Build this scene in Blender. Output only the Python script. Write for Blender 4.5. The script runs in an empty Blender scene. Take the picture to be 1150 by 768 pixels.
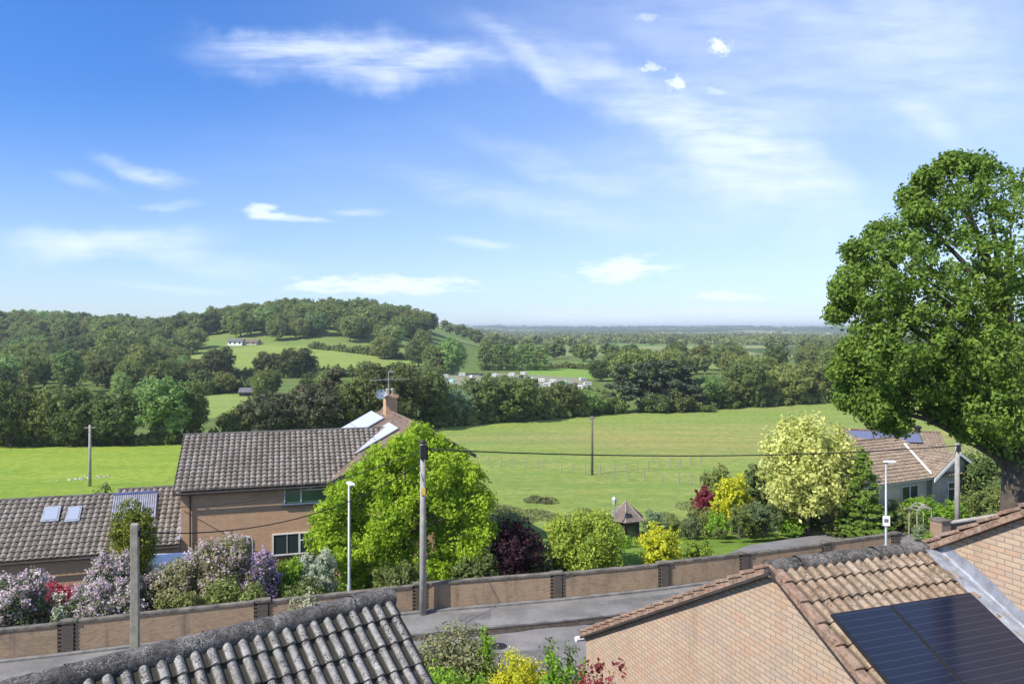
import bpy, math, random
import numpy as np
from mathutils import Vector, Matrix
R = math.radians
rng = np.random.default_rng(7)
random.seed(7)
S = bpy.context.scene
COL = S.collection

# ------------------------------------------------------------------ camera
CAMZ, F, HY = 12.0, 860.0, 370.0
cam = bpy.data.cameras.new('camera'); co = bpy.data.objects.new('camera', cam); COL.objects.link(co)
co.location = (0, 0, CAMZ); co.rotation_euler = (R(90), 0, 0)
cam.sensor_width = 36; cam.lens = 36*F/1150; cam.shift_y = -14/1150
cam.clip_start = .1; cam.clip_end = 30000
S.camera = co
# ------------------------------------------------------------------ light
SUN_AZ = (-.80, -.60); SUN_EL = R(43)
sd = Vector((SUN_AZ[0]*math.cos(SUN_EL), SUN_AZ[1]*math.cos(SUN_EL), math.sin(SUN_EL)))
sun = bpy.data.lights.new('sun', 'SUN'); so = bpy.data.objects.new('sun', sun); COL.objects.link(so)
sun.energy = 4.4; sun.angle = R(.55); sun.color = (1, .95, .86)
so.rotation_euler = sd.to_track_quat('Z', 'Y').to_euler()
S.view_settings.view_transform = 'Standard'; S.view_settings.look = 'None'
S.view_settings.exposure = 0.62; S.view_settings.gamma = 1

# ------------------------------------------------------------------ node helper
class NT:
    def __init__(s, tree): s.t = tree; s.n = tree.nodes; s.l = tree.links
    def new(s, typ, ins=None, **kw):
        n = s.n.new(typ)
        for k, v in kw.items(): setattr(n, k, v)
        for k, v in (ins or {}).items(): s.set(n, k, v)
        return n
    def set(s, n, k, v):
        i = n.inputs[k]
        if isinstance(v, bpy.types.NodeSocket): s.l.new(v, i)
        elif isinstance(v, bpy.types.Node): s.l.new(v.outputs[0], i)
        else:
            if hasattr(i.default_value, '__len__') and not isinstance(v, (int, float)) and len(i.default_value) == 4 and len(v) == 3: v = (*v, 1)
            i.default_value = v
    def math(s, op, a, b=0.0, c=None, clamp=False):
        n = s.new('ShaderNodeMath', {0: a, 1: b}, operation=op, use_clamp=clamp)
        if c is not None: s.set(n, 2, c)
        return n.outputs[0]
    def mix(s, f, a, b, mode='MIX'):
        n = s.new('ShaderNodeMix', data_type='RGBA', blend_type=mode)
        s.set(n, 0, f); s.set(n, 6, a); s.set(n, 7, b)
        return n.outputs[2]
    def noise(s, vec, scale, detail=3, rough=.5, dim='3D'):
        n = s.new('ShaderNodeTexNoise', {'Scale': scale, 'Detail': detail, 'Roughness': rough}, noise_dimensions=dim)
        if vec is not None: s.set(n, 'Vector', vec)
        return n.outputs[0]
    def ramp(s, v, a, b, lo=0.0, hi=1.0, smooth=True):
        n = s.new('ShaderNodeMapRange', {0: v, 1: a, 2: b, 3: lo, 4: hi}, interpolation_type='SMOOTHSTEP' if smooth else 'LINEAR')
        return n.outputs[0]

# ------------------------------------------------------------------ world: Nishita sky with procedural cirrus laid out by direction
w = bpy.data.worlds.new('World'); S.world = w; w.use_nodes = True
w.node_tree.nodes.clear(); N = NT(w.node_tree)
sky = N.new('ShaderNodeTexSky', sky_type='NISHITA', sun_disc=False)
sky.sun_elevation = SUN_EL
sky.sun_rotation = math.atan2(SUN_AZ[0], SUN_AZ[1])
sky.altitude = 100; sky.air_density = 1.0; sky.dust_density = .1; sky.ozone_density = 1.0
hs = N.new('ShaderNodeHueSaturation', {'Hue': .505, 'Saturation': 1.25, 'Value': 1.22, 'Color': sky.outputs[0]})
tc = N.new('ShaderNodeTexCoord')
sx = N.new('ShaderNodeSeparateXYZ', {0: tc.outputs['Generated']})
yy = N.math('MAXIMUM', N.math('ABSOLUTE', sx.outputs[1]), .05)
u = N.math('DIVIDE', sx.outputs[0], yy); v = N.math('DIVIDE', sx.outputs[2], yy)
uv = N.new('ShaderNodeCombineXYZ', {0: u, 1: v}).outputs[0]
dn = N.new('ShaderNodeTexNoise', {'Vector': uv, 'Scale': 7.0, 'Detail': 5, 'Roughness': .6})
dv = N.new('ShaderNodeVectorMath', {0: dn.outputs[1], 1: (.5, .5, .5)}, operation='SUBTRACT')
def streak(rot, sx_, sy_, lo, hi, off=0):
    m = N.new('ShaderNodeMapping', {'Vector': uv, 'Rotation': (0, 0, R(rot)), 'Scale': (sx_, sy_, 1), 'Location': (off, off, 0)})
    return N.ramp(N.noise(m.outputs[0], 1.0, 8, .62), lo, hi)
fl = streak(2, 7, 42, .30, .66)
fd = streak(28, 6, 30, .28, .70, 3)
ff = streak(3, 20, 75, .2, .66, 9)
fp = streak(10, 70, 95, .25, .7, 5)
# px, py, half width, half height, rotation, strength, distortion, streak
WISPS = [
 (395, 62, 165, 27, -4, .75, .10, fl), (500, 62, 70, 14, -8, .45, .08, fl), (300, 46, 70, 12, -6, .35, .08, fl),
 (158, 190, 55, 9, -14, .6, .05, fl), (190, 230, 35, 5, 0, .4, .04, fl), (95, 205, 40, 7, -14, .25, .05, fl),
 (290, 239, 26, 7, -4, .8, .03, ff), (330, 245, 45, 3, -2, .5, .02, ff), (405, 239, 32, 4, 0, .45, .02, fl),
 (130, 273, 105, 17, 4, .8, .06, fl), (60, 268, 60, 14, 0, .5, .05, fl), (230, 290, 110, 12, -9, .35, .06, fl),
 (425, 319, 100, 9, 0, .95, .03, ff), (540, 274, 40, 5, -4, .5, .03, fl), (190, 322, 80, 5, -2, .35, .03, fl),
 (697, 302, 52, 10, 3, .95, .03, ff), (822, 333, 40, 4.5, 0, .9, .02, ff), (720, 357, 150, 9, 0, .75, .04, fl), (870, 352, 120, 7, 0, .8, .03, fl),
 (600, 366, 260, 9, 0, .5, .04, fl),
 (808, 52, 13, 8, 0, 1.0, .04, fp), (762, 92, 13, 8, 0, .9, .02, fp), (733, 75, 14, 6, 0, .6, .02, fp), (803, 101, 12, 5, 0, .35, .03, fp),(727,18,12,5,0,.35,.02,fp),
 (760, 130, 235, 34, -26, .66, .12, fd), (850, 175, 130, 46, -34, .62, .14, fd), (860, 110, 150, 42, -8, .36, .16, fd),
 (590, 62, 75, 14, -40, .5, .08, fd), (790, 205, 170, 40, -10, .35, .14, fd), (600, 232, 170, 20, -12, .34, .08, fl),
 (660, 205, 150, 16, -22, .28, .08, fd), (1045, 135, 60, 15, -32, .45, .06, fd), (870, 25, 260, 50, -6, .35, .2, fd),
 (1040, 60, 150, 90, -10, .4, .2, fd), (380, 190, 200, 60, 5, .05, .2, fd)]
acc = None
for (px, py, hw, hh, rot, st, dist, tex) in WISPS:
    sc = N.new('ShaderNodeVectorMath', {0: dv.outputs[0], 3: dist}, operation='SCALE')
    ad = N.new('ShaderNodeVectorMath', {0: uv, 1: sc.outputs[0]}, operation='ADD')
    m = N.new('ShaderNodeMapping', {'Vector': ad.outputs[0], 'Location': ((px-575)/F, (HY-py)/F, 0), 'Rotation': (0, 0, R(rot)), 'Scale': (hw/F*1.15, hh/F*1.3, 1)}, vector_type='TEXTURE')
    sp = N.new('ShaderNodeVectorMath', {0: m.outputs[0], 1: (1, 1, 0)}, operation='MULTIPLY')
    ln = N.new('ShaderNodeVectorMath', {0: sp.outputs[0]}, operation='LENGTH')
    if tex is ff or tex is fp:                                     # small dense clouds: crisp ragged edge
        f_ = N.ramp(N.math('ADD', N.math('SUBTRACT', 1.0, ln.outputs['Value']), N.math('MULTIPLY', N.math('SUBTRACT', tex, .55), 1.0)), .0, .85)
    else: f_ = N.math('MULTIPLY', N.ramp(ln.outputs['Value'], 1.25, .1), N.math('ADD', N.math('MULTIPLY', tex, .72), .28))
    inv = N.math('SUBTRACT', 1.0, N.math('MULTIPLY', f_, st))
    acc = inv if acc is None else N.math('MULTIPLY', acc, inv)
veil = N.math('MULTIPLY', N.ramp(u, -.55, .75), .36)              # thin high cirrus thickening towards the right
lowv = N.ramp(v, .34, .0, 0, .30)
acc = N.math('MULTIPLY', acc, N.math('SUBTRACT', 1.0, veil))
acc = N.math('MULTIPLY', acc, N.math('SUBTRACT', 1.0, lowv))
cl = N.math('SUBTRACT', 1.0, acc, clamp=True)
cl = N.math('MULTIPLY', cl, N.ramp(sx.outputs[2], -.01, .01))
hsx = N.mix(N.ramp(sx.outputs[2], .42, -.02), N.mix(1.0, hs.outputs[0], (.47, .72, 1.04, 1), 'MULTIPLY'), N.mix(1.0, hs.outputs[0], (.42, .56, .85, 1), 'MULTIPLY'))
skyc = N.mix(cl, hsx, (6.3, 7.0, 8.2, 1))
bg = N.new('ShaderNodeBackground', {'Color': skyc, 'Strength': .105})
wo = N.new('ShaderNodeOutputWorld', {0: bg.outputs[0]})

# ------------------------------------------------------------------ materials
def newmat(name):
    m = bpy.data.materials.new(name); m.use_nodes = True; m.node_tree.nodes.clear()
    n = NT(m.node_tree); n.out = n.new('ShaderNodeOutputMaterial'); n.tc = n.new('ShaderNodeTexCoord')
    return m, n
def pbsdf(n, col, rough, metal=0, spec=.4, bump=None, bd=.02, bs=.6):
    p = n.new('ShaderNodeBsdfPrincipled', {'Base Color': col, 'Roughness': rough, 'Metallic': metal, 'Specular IOR Level': spec})
    if bump is not None:
        b = n.new('ShaderNodeBump', {'Height': bump, 'Distance': bd, 'Strength': bs}); n.set(p, 'Normal', b.outputs[0])
    return p
def simple(name, col, rough=.6, metal=0, var=.25, scale=3, bump=0, spec=.4):
    m, n = newmat(name)
    f = n.noise(n.tc.outputs['Object'], scale, 5, .6)
    c = n.mix(n.ramp(f, .3, .7), tuple(x*(1-var) for x in col), tuple(min(1, x*(1+var)) for x in col))
    f2 = n.noise(n.tc.outputs['Object'], scale*9, 4, .6)
    c = n.mix(n.ramp(f2, .35, .7, 0, var), c, tuple(x*.5 for x in col))
    p = pbsdf(n, c, rough, metal, spec, f2 if bump else None, bump)
    n.set(n.out, 0, p.outputs[0]); return m
def brick(name, c1, c2, c3, mortar, dirt=.3, bw=.225, rh=.075):
    m, n = newmat(name)
    s = n.new('ShaderNodeSeparateXYZ', {0: n.tc.outputs['Object']})
    xy = n.math('ADD', s.outputs[0], s.outputs[1])
    v_ = n.new('ShaderNodeCombineXYZ', {0: xy, 1: s.outputs[2]}).outputs[0]
    b = n.new('ShaderNodeTexBrick', {'Vector': v_, 'Color1': (0, 0, 0, 1), 'Color2': (1, 1, 1, 1), 'Mortar': (.5, .5, .5, 1), 'Scale': 1.0, 'Mortar Size': .0075, 'Mortar Smooth': .2, 'Bias': 0.0, 'Brick Width': bw, 'Row Height': rh})
    bc = n.mix(n.ramp(b.outputs[0], 0, .5, smooth=False), c1, c2)
    bc = n.mix(n.ramp(b.outputs[0], .5, 1, smooth=False), bc, c3)
    nz = n.noise(n.tc.outputs['Object'], .7, 5, .65)
    bc = n.mix(n.ramp(nz, .45, .8, 0, dirt), bc, (.10, .09, .07))
    ms = n.new('ShaderNodeMapping', {'Vector': n.tc.outputs['Object'], 'Scale': (2.2, 2.2, .35)})
    bc = n.mix(n.ramp(n.noise(ms.outputs[0], 1.0, 5, .7), .5, .72, 0, dirt), bc, (.09, .075, .055))
    nf = n.noise(n.tc.outputs['Object'], 60, 3, .6)
    bc = n.mix(n.ramp(nf, .3, .7, 0, .25), bc, tuple(x*.6 for x in c1))
    c = n.mix(b.outputs[1], bc, mortar)
    h = n.math('SUBTRACT', n.math('MULTIPLY', nf, .3), b.outputs[1])
    p = pbsdf(n, c, .88, 0, .2, h, .008, .7)
    n.set(n.out, 0, p.outputs[0]); return m
def tile_mat(name, c1, c2, lichen=.3, moss=.3, scale=1.0, pans=0):
    m, n = newmat(name); o = n.tc.outputs['Object']
    a = n.noise(o, 1.4*scale, 6, .65); b = n.noise(o, 16*scale, 5, .7); c_ = n.noise(o, 45*scale, 3, .6)
    c = n.mix(n.ramp(a, .3, .7), c1, c2)
    c = n.mix(n.ramp(b, .3, .75, 0, .5), c, tuple(x*.45 for x in c1))
    vv = n.new('ShaderNodeVectorMath', {0: o, 1: n.new('ShaderNodeTexNoise', {'Vector': o, 'Scale': 14*scale, 'Detail': 4}).outputs[1]}, operation='MULTIPLY_ADD')
    n.set(vv, 0, n.new('ShaderNodeTexNoise', {'Vector': o, 'Scale': 22*scale, 'Detail': 4}).outputs[1]); n.set(vv, 1, (.11, .11, .11)); n.set(vv, 2, o)
    vo = n.new('ShaderNodeTexVoronoi', {'Vector': vv.outputs[0], 'Scale': 8*scale, 'Randomness': 1.0})
    li = n.math('MULTIPLY', n.ramp(vo.outputs[0], .46, .20), n.ramp(n.noise(o, 3*scale, 4, .7), .44, .58))
    bl = n.ramp(n.noise(o, 7*scale, 6, .75), .46, .60, 0, .55); c = n.mix(bl, c, tuple(x*.38 for x in c1))
    c = n.mix(n.math('MULTIPLY', li, lichen), c, (.46, .45, .41))
    mo = n.math('MULTIPLY', n.ramp(c_, .5, .6), n.ramp(n.noise(o, 4*scale, 4, .7), .46, .62))
    if pans:                                          # moss and grime settle in the pans between the rolls
        hgt = n.new('ShaderNodeAttribute', attribute_name='tint').outputs[2]
        pn = n.ramp(n.math('ADD', hgt, n.math('MULTIPLY', b, .5)), .72, .34)
        mo = n.math('MAXIMUM', mo, n.math('MULTIPLY', pn, pans))
    c = n.mix(n.math('MULTIPLY', mo, moss), c, (.035, .032, .02))
    p = pbsdf(n, c, .9, 0, .2, n.math('ADD', b, n.math('MULTIPLY', mo, moss)), .012, .8)
    n.set(n.out, 0, p.outputs[0]); return m
def leaf_mat(name, c_lo, c_hi, trans=.35, var=.25, hue=.02):
    m, n = newmat(name)
    t = n.new('ShaderNodeAttribute', attribute_name='tint').outputs[2]
    if not name.startswith('petal'): c_lo = tuple(x*1.25 for x in c_lo); c_hi = tuple(x*1.3 for x in c_hi)
    oi = n.new('ShaderNodeObjectInfo').outputs['Random']
    c = n.mix(t, c_lo, c_hi)
    h = n.new('ShaderNodeHueSaturation', {'Hue': n.math('ADD', .5-hue, n.math('MULTIPLY', oi, 2*hue)), 'Saturation': 1.0,
              'Value': n.math('ADD', 1-var, n.math('MULTIPLY', n.math('FRACT', n.math('MULTIPLY', oi, 7.31)), 2*var)), 'Color': c}).outputs[0]
    p = pbsdf(n, h, .55, 0, .25)
    tr = n.new('ShaderNodeBsdfTranslucent', {0: n.mix(.5, h, (.9, 1, .3), 'MULTIPLY')})
    n.set(tr, 0, n.new('ShaderNodeHueSaturation', {'Value': 1.5, 'Color': h}).outputs[0])
    mx = n.new('ShaderNodeMixShader', {0: trans, 1: p.outputs[0], 2: tr.outputs[0]})
    n.set(n.out, 0, mx.outputs[0]); return m
def glass_mat(name, col=(.03, .04, .05), rough=.06):
    m, n = newmat(name); p = pbsdf(n, col, rough, 0, .8); n.set(n.out, 0, p.outputs[0]); return m

M = {}
M['bark'] = simple('bark', (.10, .08, .06), .9, bump=.03, scale=4)
M['asphalt'] = simple('asphalt', (.215, .20, .185), .9, var=.22, scale=.6, bump=.004)
M['pavement'] = simple('pavement_asphalt', (.20, .19, .175), .9, var=.25, scale=.5, bump=.004)
M['kerb'] = simple('kerb_stone', (.20, .19, .18), .9, var=.3, scale=2, bump=.01)
M['debris_shade'] = simple('gutter_debris_shade', (.065, .05, .035), .95, var=.5, scale=6, bump=.03)  # dark tone covers both gutter dirt and the kerb's painted shadow
M['drive'] = simple('drive_tarmac', (.20, .19, .19), .9, var=.15, scale=.8, bump=.004)
M['brick_wall'] = brick('brick_garden_wall', (.42, .27, .16), (.47, .33, .20), (.34, .235, .15), (.26, .21, .16), .7)
M['brick_dark'] = brick('brick_dark_pier', (.11, .085, .07), (.14, .11, .09), (.09, .075, .065), (.13, .11, .09), .5)
M['coping'] = simple('coping', (.17, .15, .12), .95, var=.5, scale=3, bump=.02)
M['brick_house'] = brick('brick_orange', (.60, .34, .175), (.62, .39, .22), (.52, .31, .17), (.40, .30, .22), .15)
M['brick_pink'] = brick('brick_buff_pink', (.48, .31, .205), (.50, .38, .26), (.42, .32, .24), (.27, .21, .165), .3)
M['render'] = simple('bungalow_render', (.60, .54, .42), .9, var=.12, scale=1)
M['tile_grey'] = tile_mat('tile_grey_brown', (.25, .21, .175), (.36, .315, .275), .3, .9, .5, .9)
M['tile_front'] = tile_mat('tile_weathered_grey', (.23, .215, .195), (.38, .36, .335), .9, .95, 1, 1)
M['tile_warm'] = tile_mat('tile_weathered_warm', (.33, .225, .145), (.40, .31, .225), .45, .75, 1, .7)
M['ridge_dark'] = tile_mat('ridge_lichen', (.09, .082, .075), (.22, .20, .18), .8, .9, 1.3)
M['verge'] = tile_mat('verge_mortar', (.34, .20, .14), (.38, .28, .2), .35, .5)
M['tile_brown'] = tile_mat('tile_plain_brown', (.20, .135, .10), (.27, .20, .15), .2, .3, .5)
M['tile_buff'] = tile_mat('tile_buff', (.32, .24, .17), (.40, .31, .22), .2, .6, .5, .5)
M['lead'] = simple('lead_flashing', (.33, .345, .38), .5, .3, var=.25, scale=5, bump=.01)
M['pv'] = None
M['white'] = simple('white_upvc', (.78, .78, .76), .4, var=.06)
M['glass'] = glass_mat('window_glass', (.035, .05, .045))
M['glass_green_refl'] = glass_mat('window_glass_green_refl', (.10, .16, .09), .15)  # green tint paints a reflection onto the panes
M['black'] = simple('black_plastic', (.02, .02, .022), .6)
M['fascia'] = simple('dark_fascia', (.05, .04, .035), .6)
M['galv'] = simple('galvanised_steel', (.40, .42, .44), .5, .4, var=.12)
M['wood'] = simple('weathered_timber', (.30, .27, .22), .85, var=.25, scale=5, bump=.01)
M['concrete'] = simple('concrete_pole', (.33, .31, .28), .9, var=.2, scale=3, bump=.006)
M['cable'] = simple('black_cable', (.015, .015, .015), .6)
M['lamp_white'] = simple('lamp_head_white', (.75, .76, .78), .35, var=.05)
M['thermal'] = simple('thermal_tubes', (.42, .42, .47), .35, .3, var=.15)
M['pvglare'] = glass_mat('solar_glass_sky_glare', (.55, .56, .60), .25)  # pale colour stands for sun and sky reflected in the panels
M['blue'] = simple('van_blue', (.35, .55, .75), .35, var=.05)
M['vanwhite'] = simple('van_white', (.8, .82, .85), .35, var=.05)
M['caravan'] = simple('caravan_white', (.62, .62, .60), .4, var=.05)
M['teal'] = simple('tent_teal', (.25, .55, .5), .6, var=.1)
M['stone'] = simple('stone_gable', (.42, .38, .32), .9)
M['slate'] = simple('slate', (.16, .15, .16), .7)
def pv_mat():
    m, n = newmat('dark_solar_cells'); o = n.tc.outputs['Object']
    s = n.new('ShaderNodeSeparateXYZ', {0: o})
    ln = n.math('LESS_THAN', n.math('FRACT', n.math('MULTIPLY', s.outputs[1], 11.0)), .10)
    c = n.mix(n.noise(o, .8, 3, .5), (.006, .009, .02), (.012, .02, .045))
    c = n.mix(n.math('MULTIPLY', ln, .7), c, (.035, .045, .07))
    sp = n.ramp(n.noise(o, 30, 2, .5), .74, .8)
    c = n.mix(n.math('MULTIPLY', sp, .3), c, (.4, .4, .42))
    p = pbsdf(n, c, .18, 0, .5); n.set(n.out, 0, p.outputs[0]); return m
M['pv'] = pv_mat()
# blue toned panels of the bungalow
M['pvblue'] = glass_mat('slate_blue_solar', (.13, .14, .22), .3)

# ------------------------------------------------------------------ object helpers
def setp(o, label=None, cat=None, group=None, kind=None):
    if label: o['label'] = label
    if cat: o['category'] = cat
    if group: o['group'] = group
    if kind: o['kind'] = kind
    return o
def thing(name, label, cat, loc=(0, 0, 0), rz=0, group=None):
    o = bpy.data.objects.new(name, None); COL.objects.link(o); o.empty_display_size = .3
    o.location = loc; o.rotation_euler = (0, 0, rz)
    return setp(o, label, cat, group)
def worldmat(o):
    m = Matrix.Translation(o.location) @ o.rotation_euler.to_matrix().to_4x4()
    return worldmat(o.parent) @ m if o.parent else m
def mesh_np(name, V, Fq, mat, parent=None, smooth=False, tint=None, local=False):
    V = np.asarray(V, dtype=np.float64).reshape(-1, 3)
    if parent is not None and not local:
        im = np.array(worldmat(parent).inverted()); V = V @ im[:3, :3].T + im[:3, 3]
    me = bpy.data.meshes.new(name); Fq = np.asarray(Fq, dtype=np.int32)
    nf, k = Fq.shape
    me.vertices.add(len(V)); me.vertices.foreach_set('co', V.astype(np.float32).ravel())
    me.loops.add(nf*k); me.loops.foreach_set('vertex_index', Fq.ravel())
    me.polygons.add(nf); me.polygons.foreach_set('loop_start', np.arange(0, nf*k, k, dtype=np.int32))
    me.polygons.foreach_set('loop_total', np.full(nf, k, dtype=np.int32))
    me.polygons.foreach_set('use_smooth', np.full(nf, smooth, dtype=bool))
    if tint is not None:
        a = me.attributes.new('tint', 'FLOAT', 'POINT'); a.data.foreach_set('value', np.asarray(tint, dtype=np.float32))
    me.update(calc_edges=True); me.materials.append(mat)
    o = bpy.data.objects.new(name, me); COL.objects.link(o)
    if parent is not None: o.parent = parent
    return o
class Fr:                                            # a plan frame: origin, angle
    def __init__(s, x, y, z, deg): s.o = Vector((x, y, z)); s.a = R(deg); s.c = math.cos(s.a); s.s = math.sin(s.a)
    def __call__(s, x, y, z): return Vector((s.o.x+x*s.c-y*s.s, s.o.y+x*s.s+y*s.c, s.o.z+z))
ID = Fr(0, 0, 0, 0)
class MB:
    def __init__(s): s.v = []; s.f = []
    def poly(s, pts):
        k = len(s.v); s.v += [tuple(p) for p in pts]; s.f.append(list(range(k, k+len(pts)))); return s
    def hexa(s, p):                                  # 8 points: bottom 4 ccw, top 4 ccw
        k = len(s.v); s.v += [tuple(q) for q in p]
        for q in ((3, 2, 1, 0), (4, 5, 6, 7), (0, 1, 5, 4), (1, 2, 6, 5), (2, 3, 7, 6), (3, 0, 4, 7)): s.f.append([k+i for i in q])
        return s
    def box(s, fr, x0, x1, y0, y1, z0, z1):
        return s.hexa([fr(x0, y0, z0), fr(x1, y0, z0), fr(x1, y1, z0), fr(x0, y1, z0), fr(x0, y0, z1), fr(x1, y0, z1), fr(x1, y1, z1), fr(x0, y1, z1)])
    def extr(s, pts, d):                             # polygon + extrusion vector
        d = Vector(d); k = len(s.v); n = len(pts); s.v += [tuple(p) for p in pts]+[tuple(Vector(p)+d) for p in pts]
        s.f.append([k+i for i in range(n)][::-1]); s.f.append([k+n+i for i in range(n)])
        for i in range(n): s.f.append([k+i, k+(i+1) % n, k+n+(i+1) % n, k+n+i])
        return s
    def tube(s, P, Rr, n=8, cap=True):
        P = [Vector(p) for p in P]; k = len(s.v)
        for i, p in enumerate(P):
            d = (P[min(i+1, len(P)-1)]-P[max(i-1, 0)]).normalized()
            a = d.cross(Vector((0, 0, 1)) if abs(d.z) < .9 else Vector((1, 0, 0))).normalized(); b = d.cross(a)
            r = Rr[i] if hasattr(Rr, '__len__') else Rr
            for j in range(n):
                t = 2*math.pi*j/n; s.v.append(tuple(p+a*math.cos(t)*r+b*math.sin(t)*r))
        for i in range(len(P)-1):
            for j in range(n): s.f.append([k+i*n+j, k+i*n+(j+1) % n, k+(i+1)*n+(j+1) % n, k+(i+1)*n+j])
        if cap: s.f.append([k+j for j in range(n)][::-1]); s.f.append([k+(len(P)-1)*n+j for j in range(n)])
        return s
    def lathe(s, c, prof, n=12):
        k = len(s.v); c = Vector(c)
        for r, z in prof:
            for j in range(n):
                t = 2*math.pi*(j+.5)/n; s.v.append((c.x+r*math.cos(t), c.y+r*math.sin(t), c.z+z))
        for i in range(len(prof)-1):
            for j in range(n): s.f.append([k+i*n+j, k+i*n+(j+1) % n, k+(i+1)*n+(j+1) % n, k+(i+1)*n+j])
        return s
    def build(s, name, mat, parent=None, smooth=False, bevel=0):
        V = np.array(s.v)
        if parent is not None:
            im = np.array(worldmat(parent).inverted()); V = V @ im[:3, :3].T + im[:3, 3]
        me = bpy.data.meshes.new(name); me.from_pydata(V.tolist(), [], s.f)
        if smooth: me.polygons.foreach_set('use_smooth', [True]*len(me.polygons))
        me.update(); me.materials.append(mat)
        o = bpy.data.objects.new(name, me); COL.objects.link(o)
        if parent is not None: o.parent = parent
        if bevel:
            b = o.modifiers.new('bevel', 'BEVEL'); b.width = bevel; b.segments = 2; b.limit_method = 'ANGLE'
        return o
def copy_tree(o, parent=None):
    c = o.copy(); COL.objects.link(c)
    if parent is not None: c.parent = parent
    for ch in o.children: copy_tree(ch, c)
    return c

# ------------------------------------------------------------------ terrain
WX = [-90, -16.9, -3.8, 2, 6.8, 11.2, 20.3, 100]; WY = [6, 28.4, 32.8, 34.2, 35.6, 37.2, 40.8, 78]
def yw(x): return np.interp(x, WX, WY)
def ss(t, a, b):
    t = np.clip((np.asarray(t, float)-a)/(b-a), 0, 1); return t*t*(3-2*t)
def vnoise(x, y, s, seed=0):
    x = np.asarray(x, float)/s; y = np.asarray(y, float)/s; xi = np.floor(x); yi = np.floor(y); fx = x-xi; fy = y-yi
    fx = fx*fx*(3-2*fx); fy = fy*fy*(3-2*fy)
    def h_(a, b): q = np.sin(a*127.1+b*311.7+seed*74.7)*43758.5453; return q-np.floor(q)
    return (h_(xi, yi)*(1-fx)+h_(xi+1, yi)*fx)*(1-fy)+(h_(xi, yi+1)*(1-fx)+h_(xi+1, yi+1)*fx)*fy
HX = [-3000, -900, -420, -398, -317, -260, -233, -170, -120, -75, -45, -15, 10, 3000]
HZ = [5, 8, 13, 11, 6.5, 4.5, 12, 20, 20.5, 12, 2, -5, -8, -8]
def height(x, y):
    x = np.asarray(x, float); y = np.asarray(y, float); d = y-yw(x)
    z = np.interp(y, [42, 48, 60, 86, 130, 180, 9999], [0, -1.0, -2.1, -4.6, -6.8, -8, -8])
    z = np.minimum(z, -1.25*ss(d, .3, 4)*ss(-x-3, 0, 4)) 
    z = z+ss(y, 60, 120)*(vnoise(x, y, 60, 1)-.5)*.9*(1-ss(y, 400, 900))
    hp = np.interp(x, HX, HZ)+8
    z = z+hp*ss(y, 350, 620)*(1-.65*ss(y, 760, 1500))
    far = 37*ss(y, 2200, 6200)+ss(y, 2500, 4500)*(vnoise(x, y, 1500, 3)-.5)*14+ss(y, 1400, 2600)*(vnoise(x, y, 700, 5)-.5)*5
    z = z+far
    near = 1.5*ss(-d-10.4, 0, 8)
    z = np.where(d < -10.2, near, z)
    z = np.where((d >= -10.2) & (d < .12), -.3, z)
    return z
def hz(x, y): return float(height(x, y))
def at(px, Y): return (px-575)/F*Y                    # lateral position of an image column at distance Y
def ground_at(px, py):                                # walk the view ray down to the terrain
    G = 40*1.02**np.arange(275); k_ = np.nonzero(CAMZ-(py-HY)/F*G <= height(at(px, G), G))[0]
    if len(k_) == 0: return at(px, 9000.), 9000.
    b = G[k_[0]]; a = b/1.02
    for _ in range(9):
        m_ = (a+b)/2
        if CAMZ-(py-HY)/F*m_ <= hz(at(px, m_), m_): b = m_
        else: a = m_
    return at(px, b), float(b)
# field shapes in plan, from the outline of each field
def plan(poly): return np.array([ground_at(*p) for p in poly])
def inpoly(x, y, P):
    x = np.asarray(x, float); y = np.asarray(y, float); c = np.zeros(x.shape, bool); n = len(P)
    for i in range(n):
        x1, y1 = P[i]; x2, y2 = P[(i+1) % n]
        if y1 == y2: continue
        c ^= ((y1 > y) != (y2 > y)) & (x < (x2-x1)*(y-y1)/(y2-y1)+x1)
    return c
FIELDS = {
 'hill': (plan([(190, 404), (262, 392), (300, 387), (345, 389), (400, 394), (482, 405), (478, 413), (420, 415), (350, 416), (300, 412), (250, 416)]), (.27, .33, .09)),
 'low': (plan([(222, 446), (262, 441), (282, 444), (280, 462), (236, 470), (218, 466)]), (.27, .34, .10)),
 'east': (plan([(588, 415), (640, 414), (692, 419), (690, 426), (640, 425), (590, 420)]), (.22, .34, .07)),
 'east2': (plan([(632, 406), (700, 408), (704, 413), (636, 411)]), (.20, .29, .08)),
 'east3': (plan([(765, 410), (800, 408), (830, 412), (800, 417)]), (.22, .30, .09)),
 'camp': (plan([(478, 421), (560, 419), (650, 424), (664, 436), (640, 440), (560, 436), (484, 430)]), (.30, .29, .20)),
 'west': (plan([(63, 394), (92, 390), (100, 398), (66, 402)]), (.25, .31, .1)),
 'east4': (plan([(706, 400), (770, 399), (776, 403), (700, 404)]), (.22, .28, .10)),
 'east5': (plan([(850, 399), (940, 397), (942, 401), (846, 403)]), (.24, .29, .11)),
 'east6': (plan([(600, 396), (690, 394), (700, 398), (604, 400)]), (.24, .28, .12)),
 'east7': (plan([(700, 389), (860, 388), (870, 391), (700, 392)]), (.28, .30, .13)),
 'top': (plan([(430, 384), (480, 384), (520, 389), (500, 392), (440, 388)]), (.18, .26, .08)),
}
def graded(a, b, fine, step, grow):
    p = [0.0]; q = 0.0; st = step
    while q < b:
        if q > fine: st *= grow
        q += st; p.append(q)
    return np.array(p)
xs = graded(0, 7000, 45, .8, 1.045); xs = np.concatenate([-xs[:0:-1], xs])
ys = np.concatenate([np.arange(-200, 0, 12.), np.arange(0, 16, 1.5), np.arange(16, 62, .5)])
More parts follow.
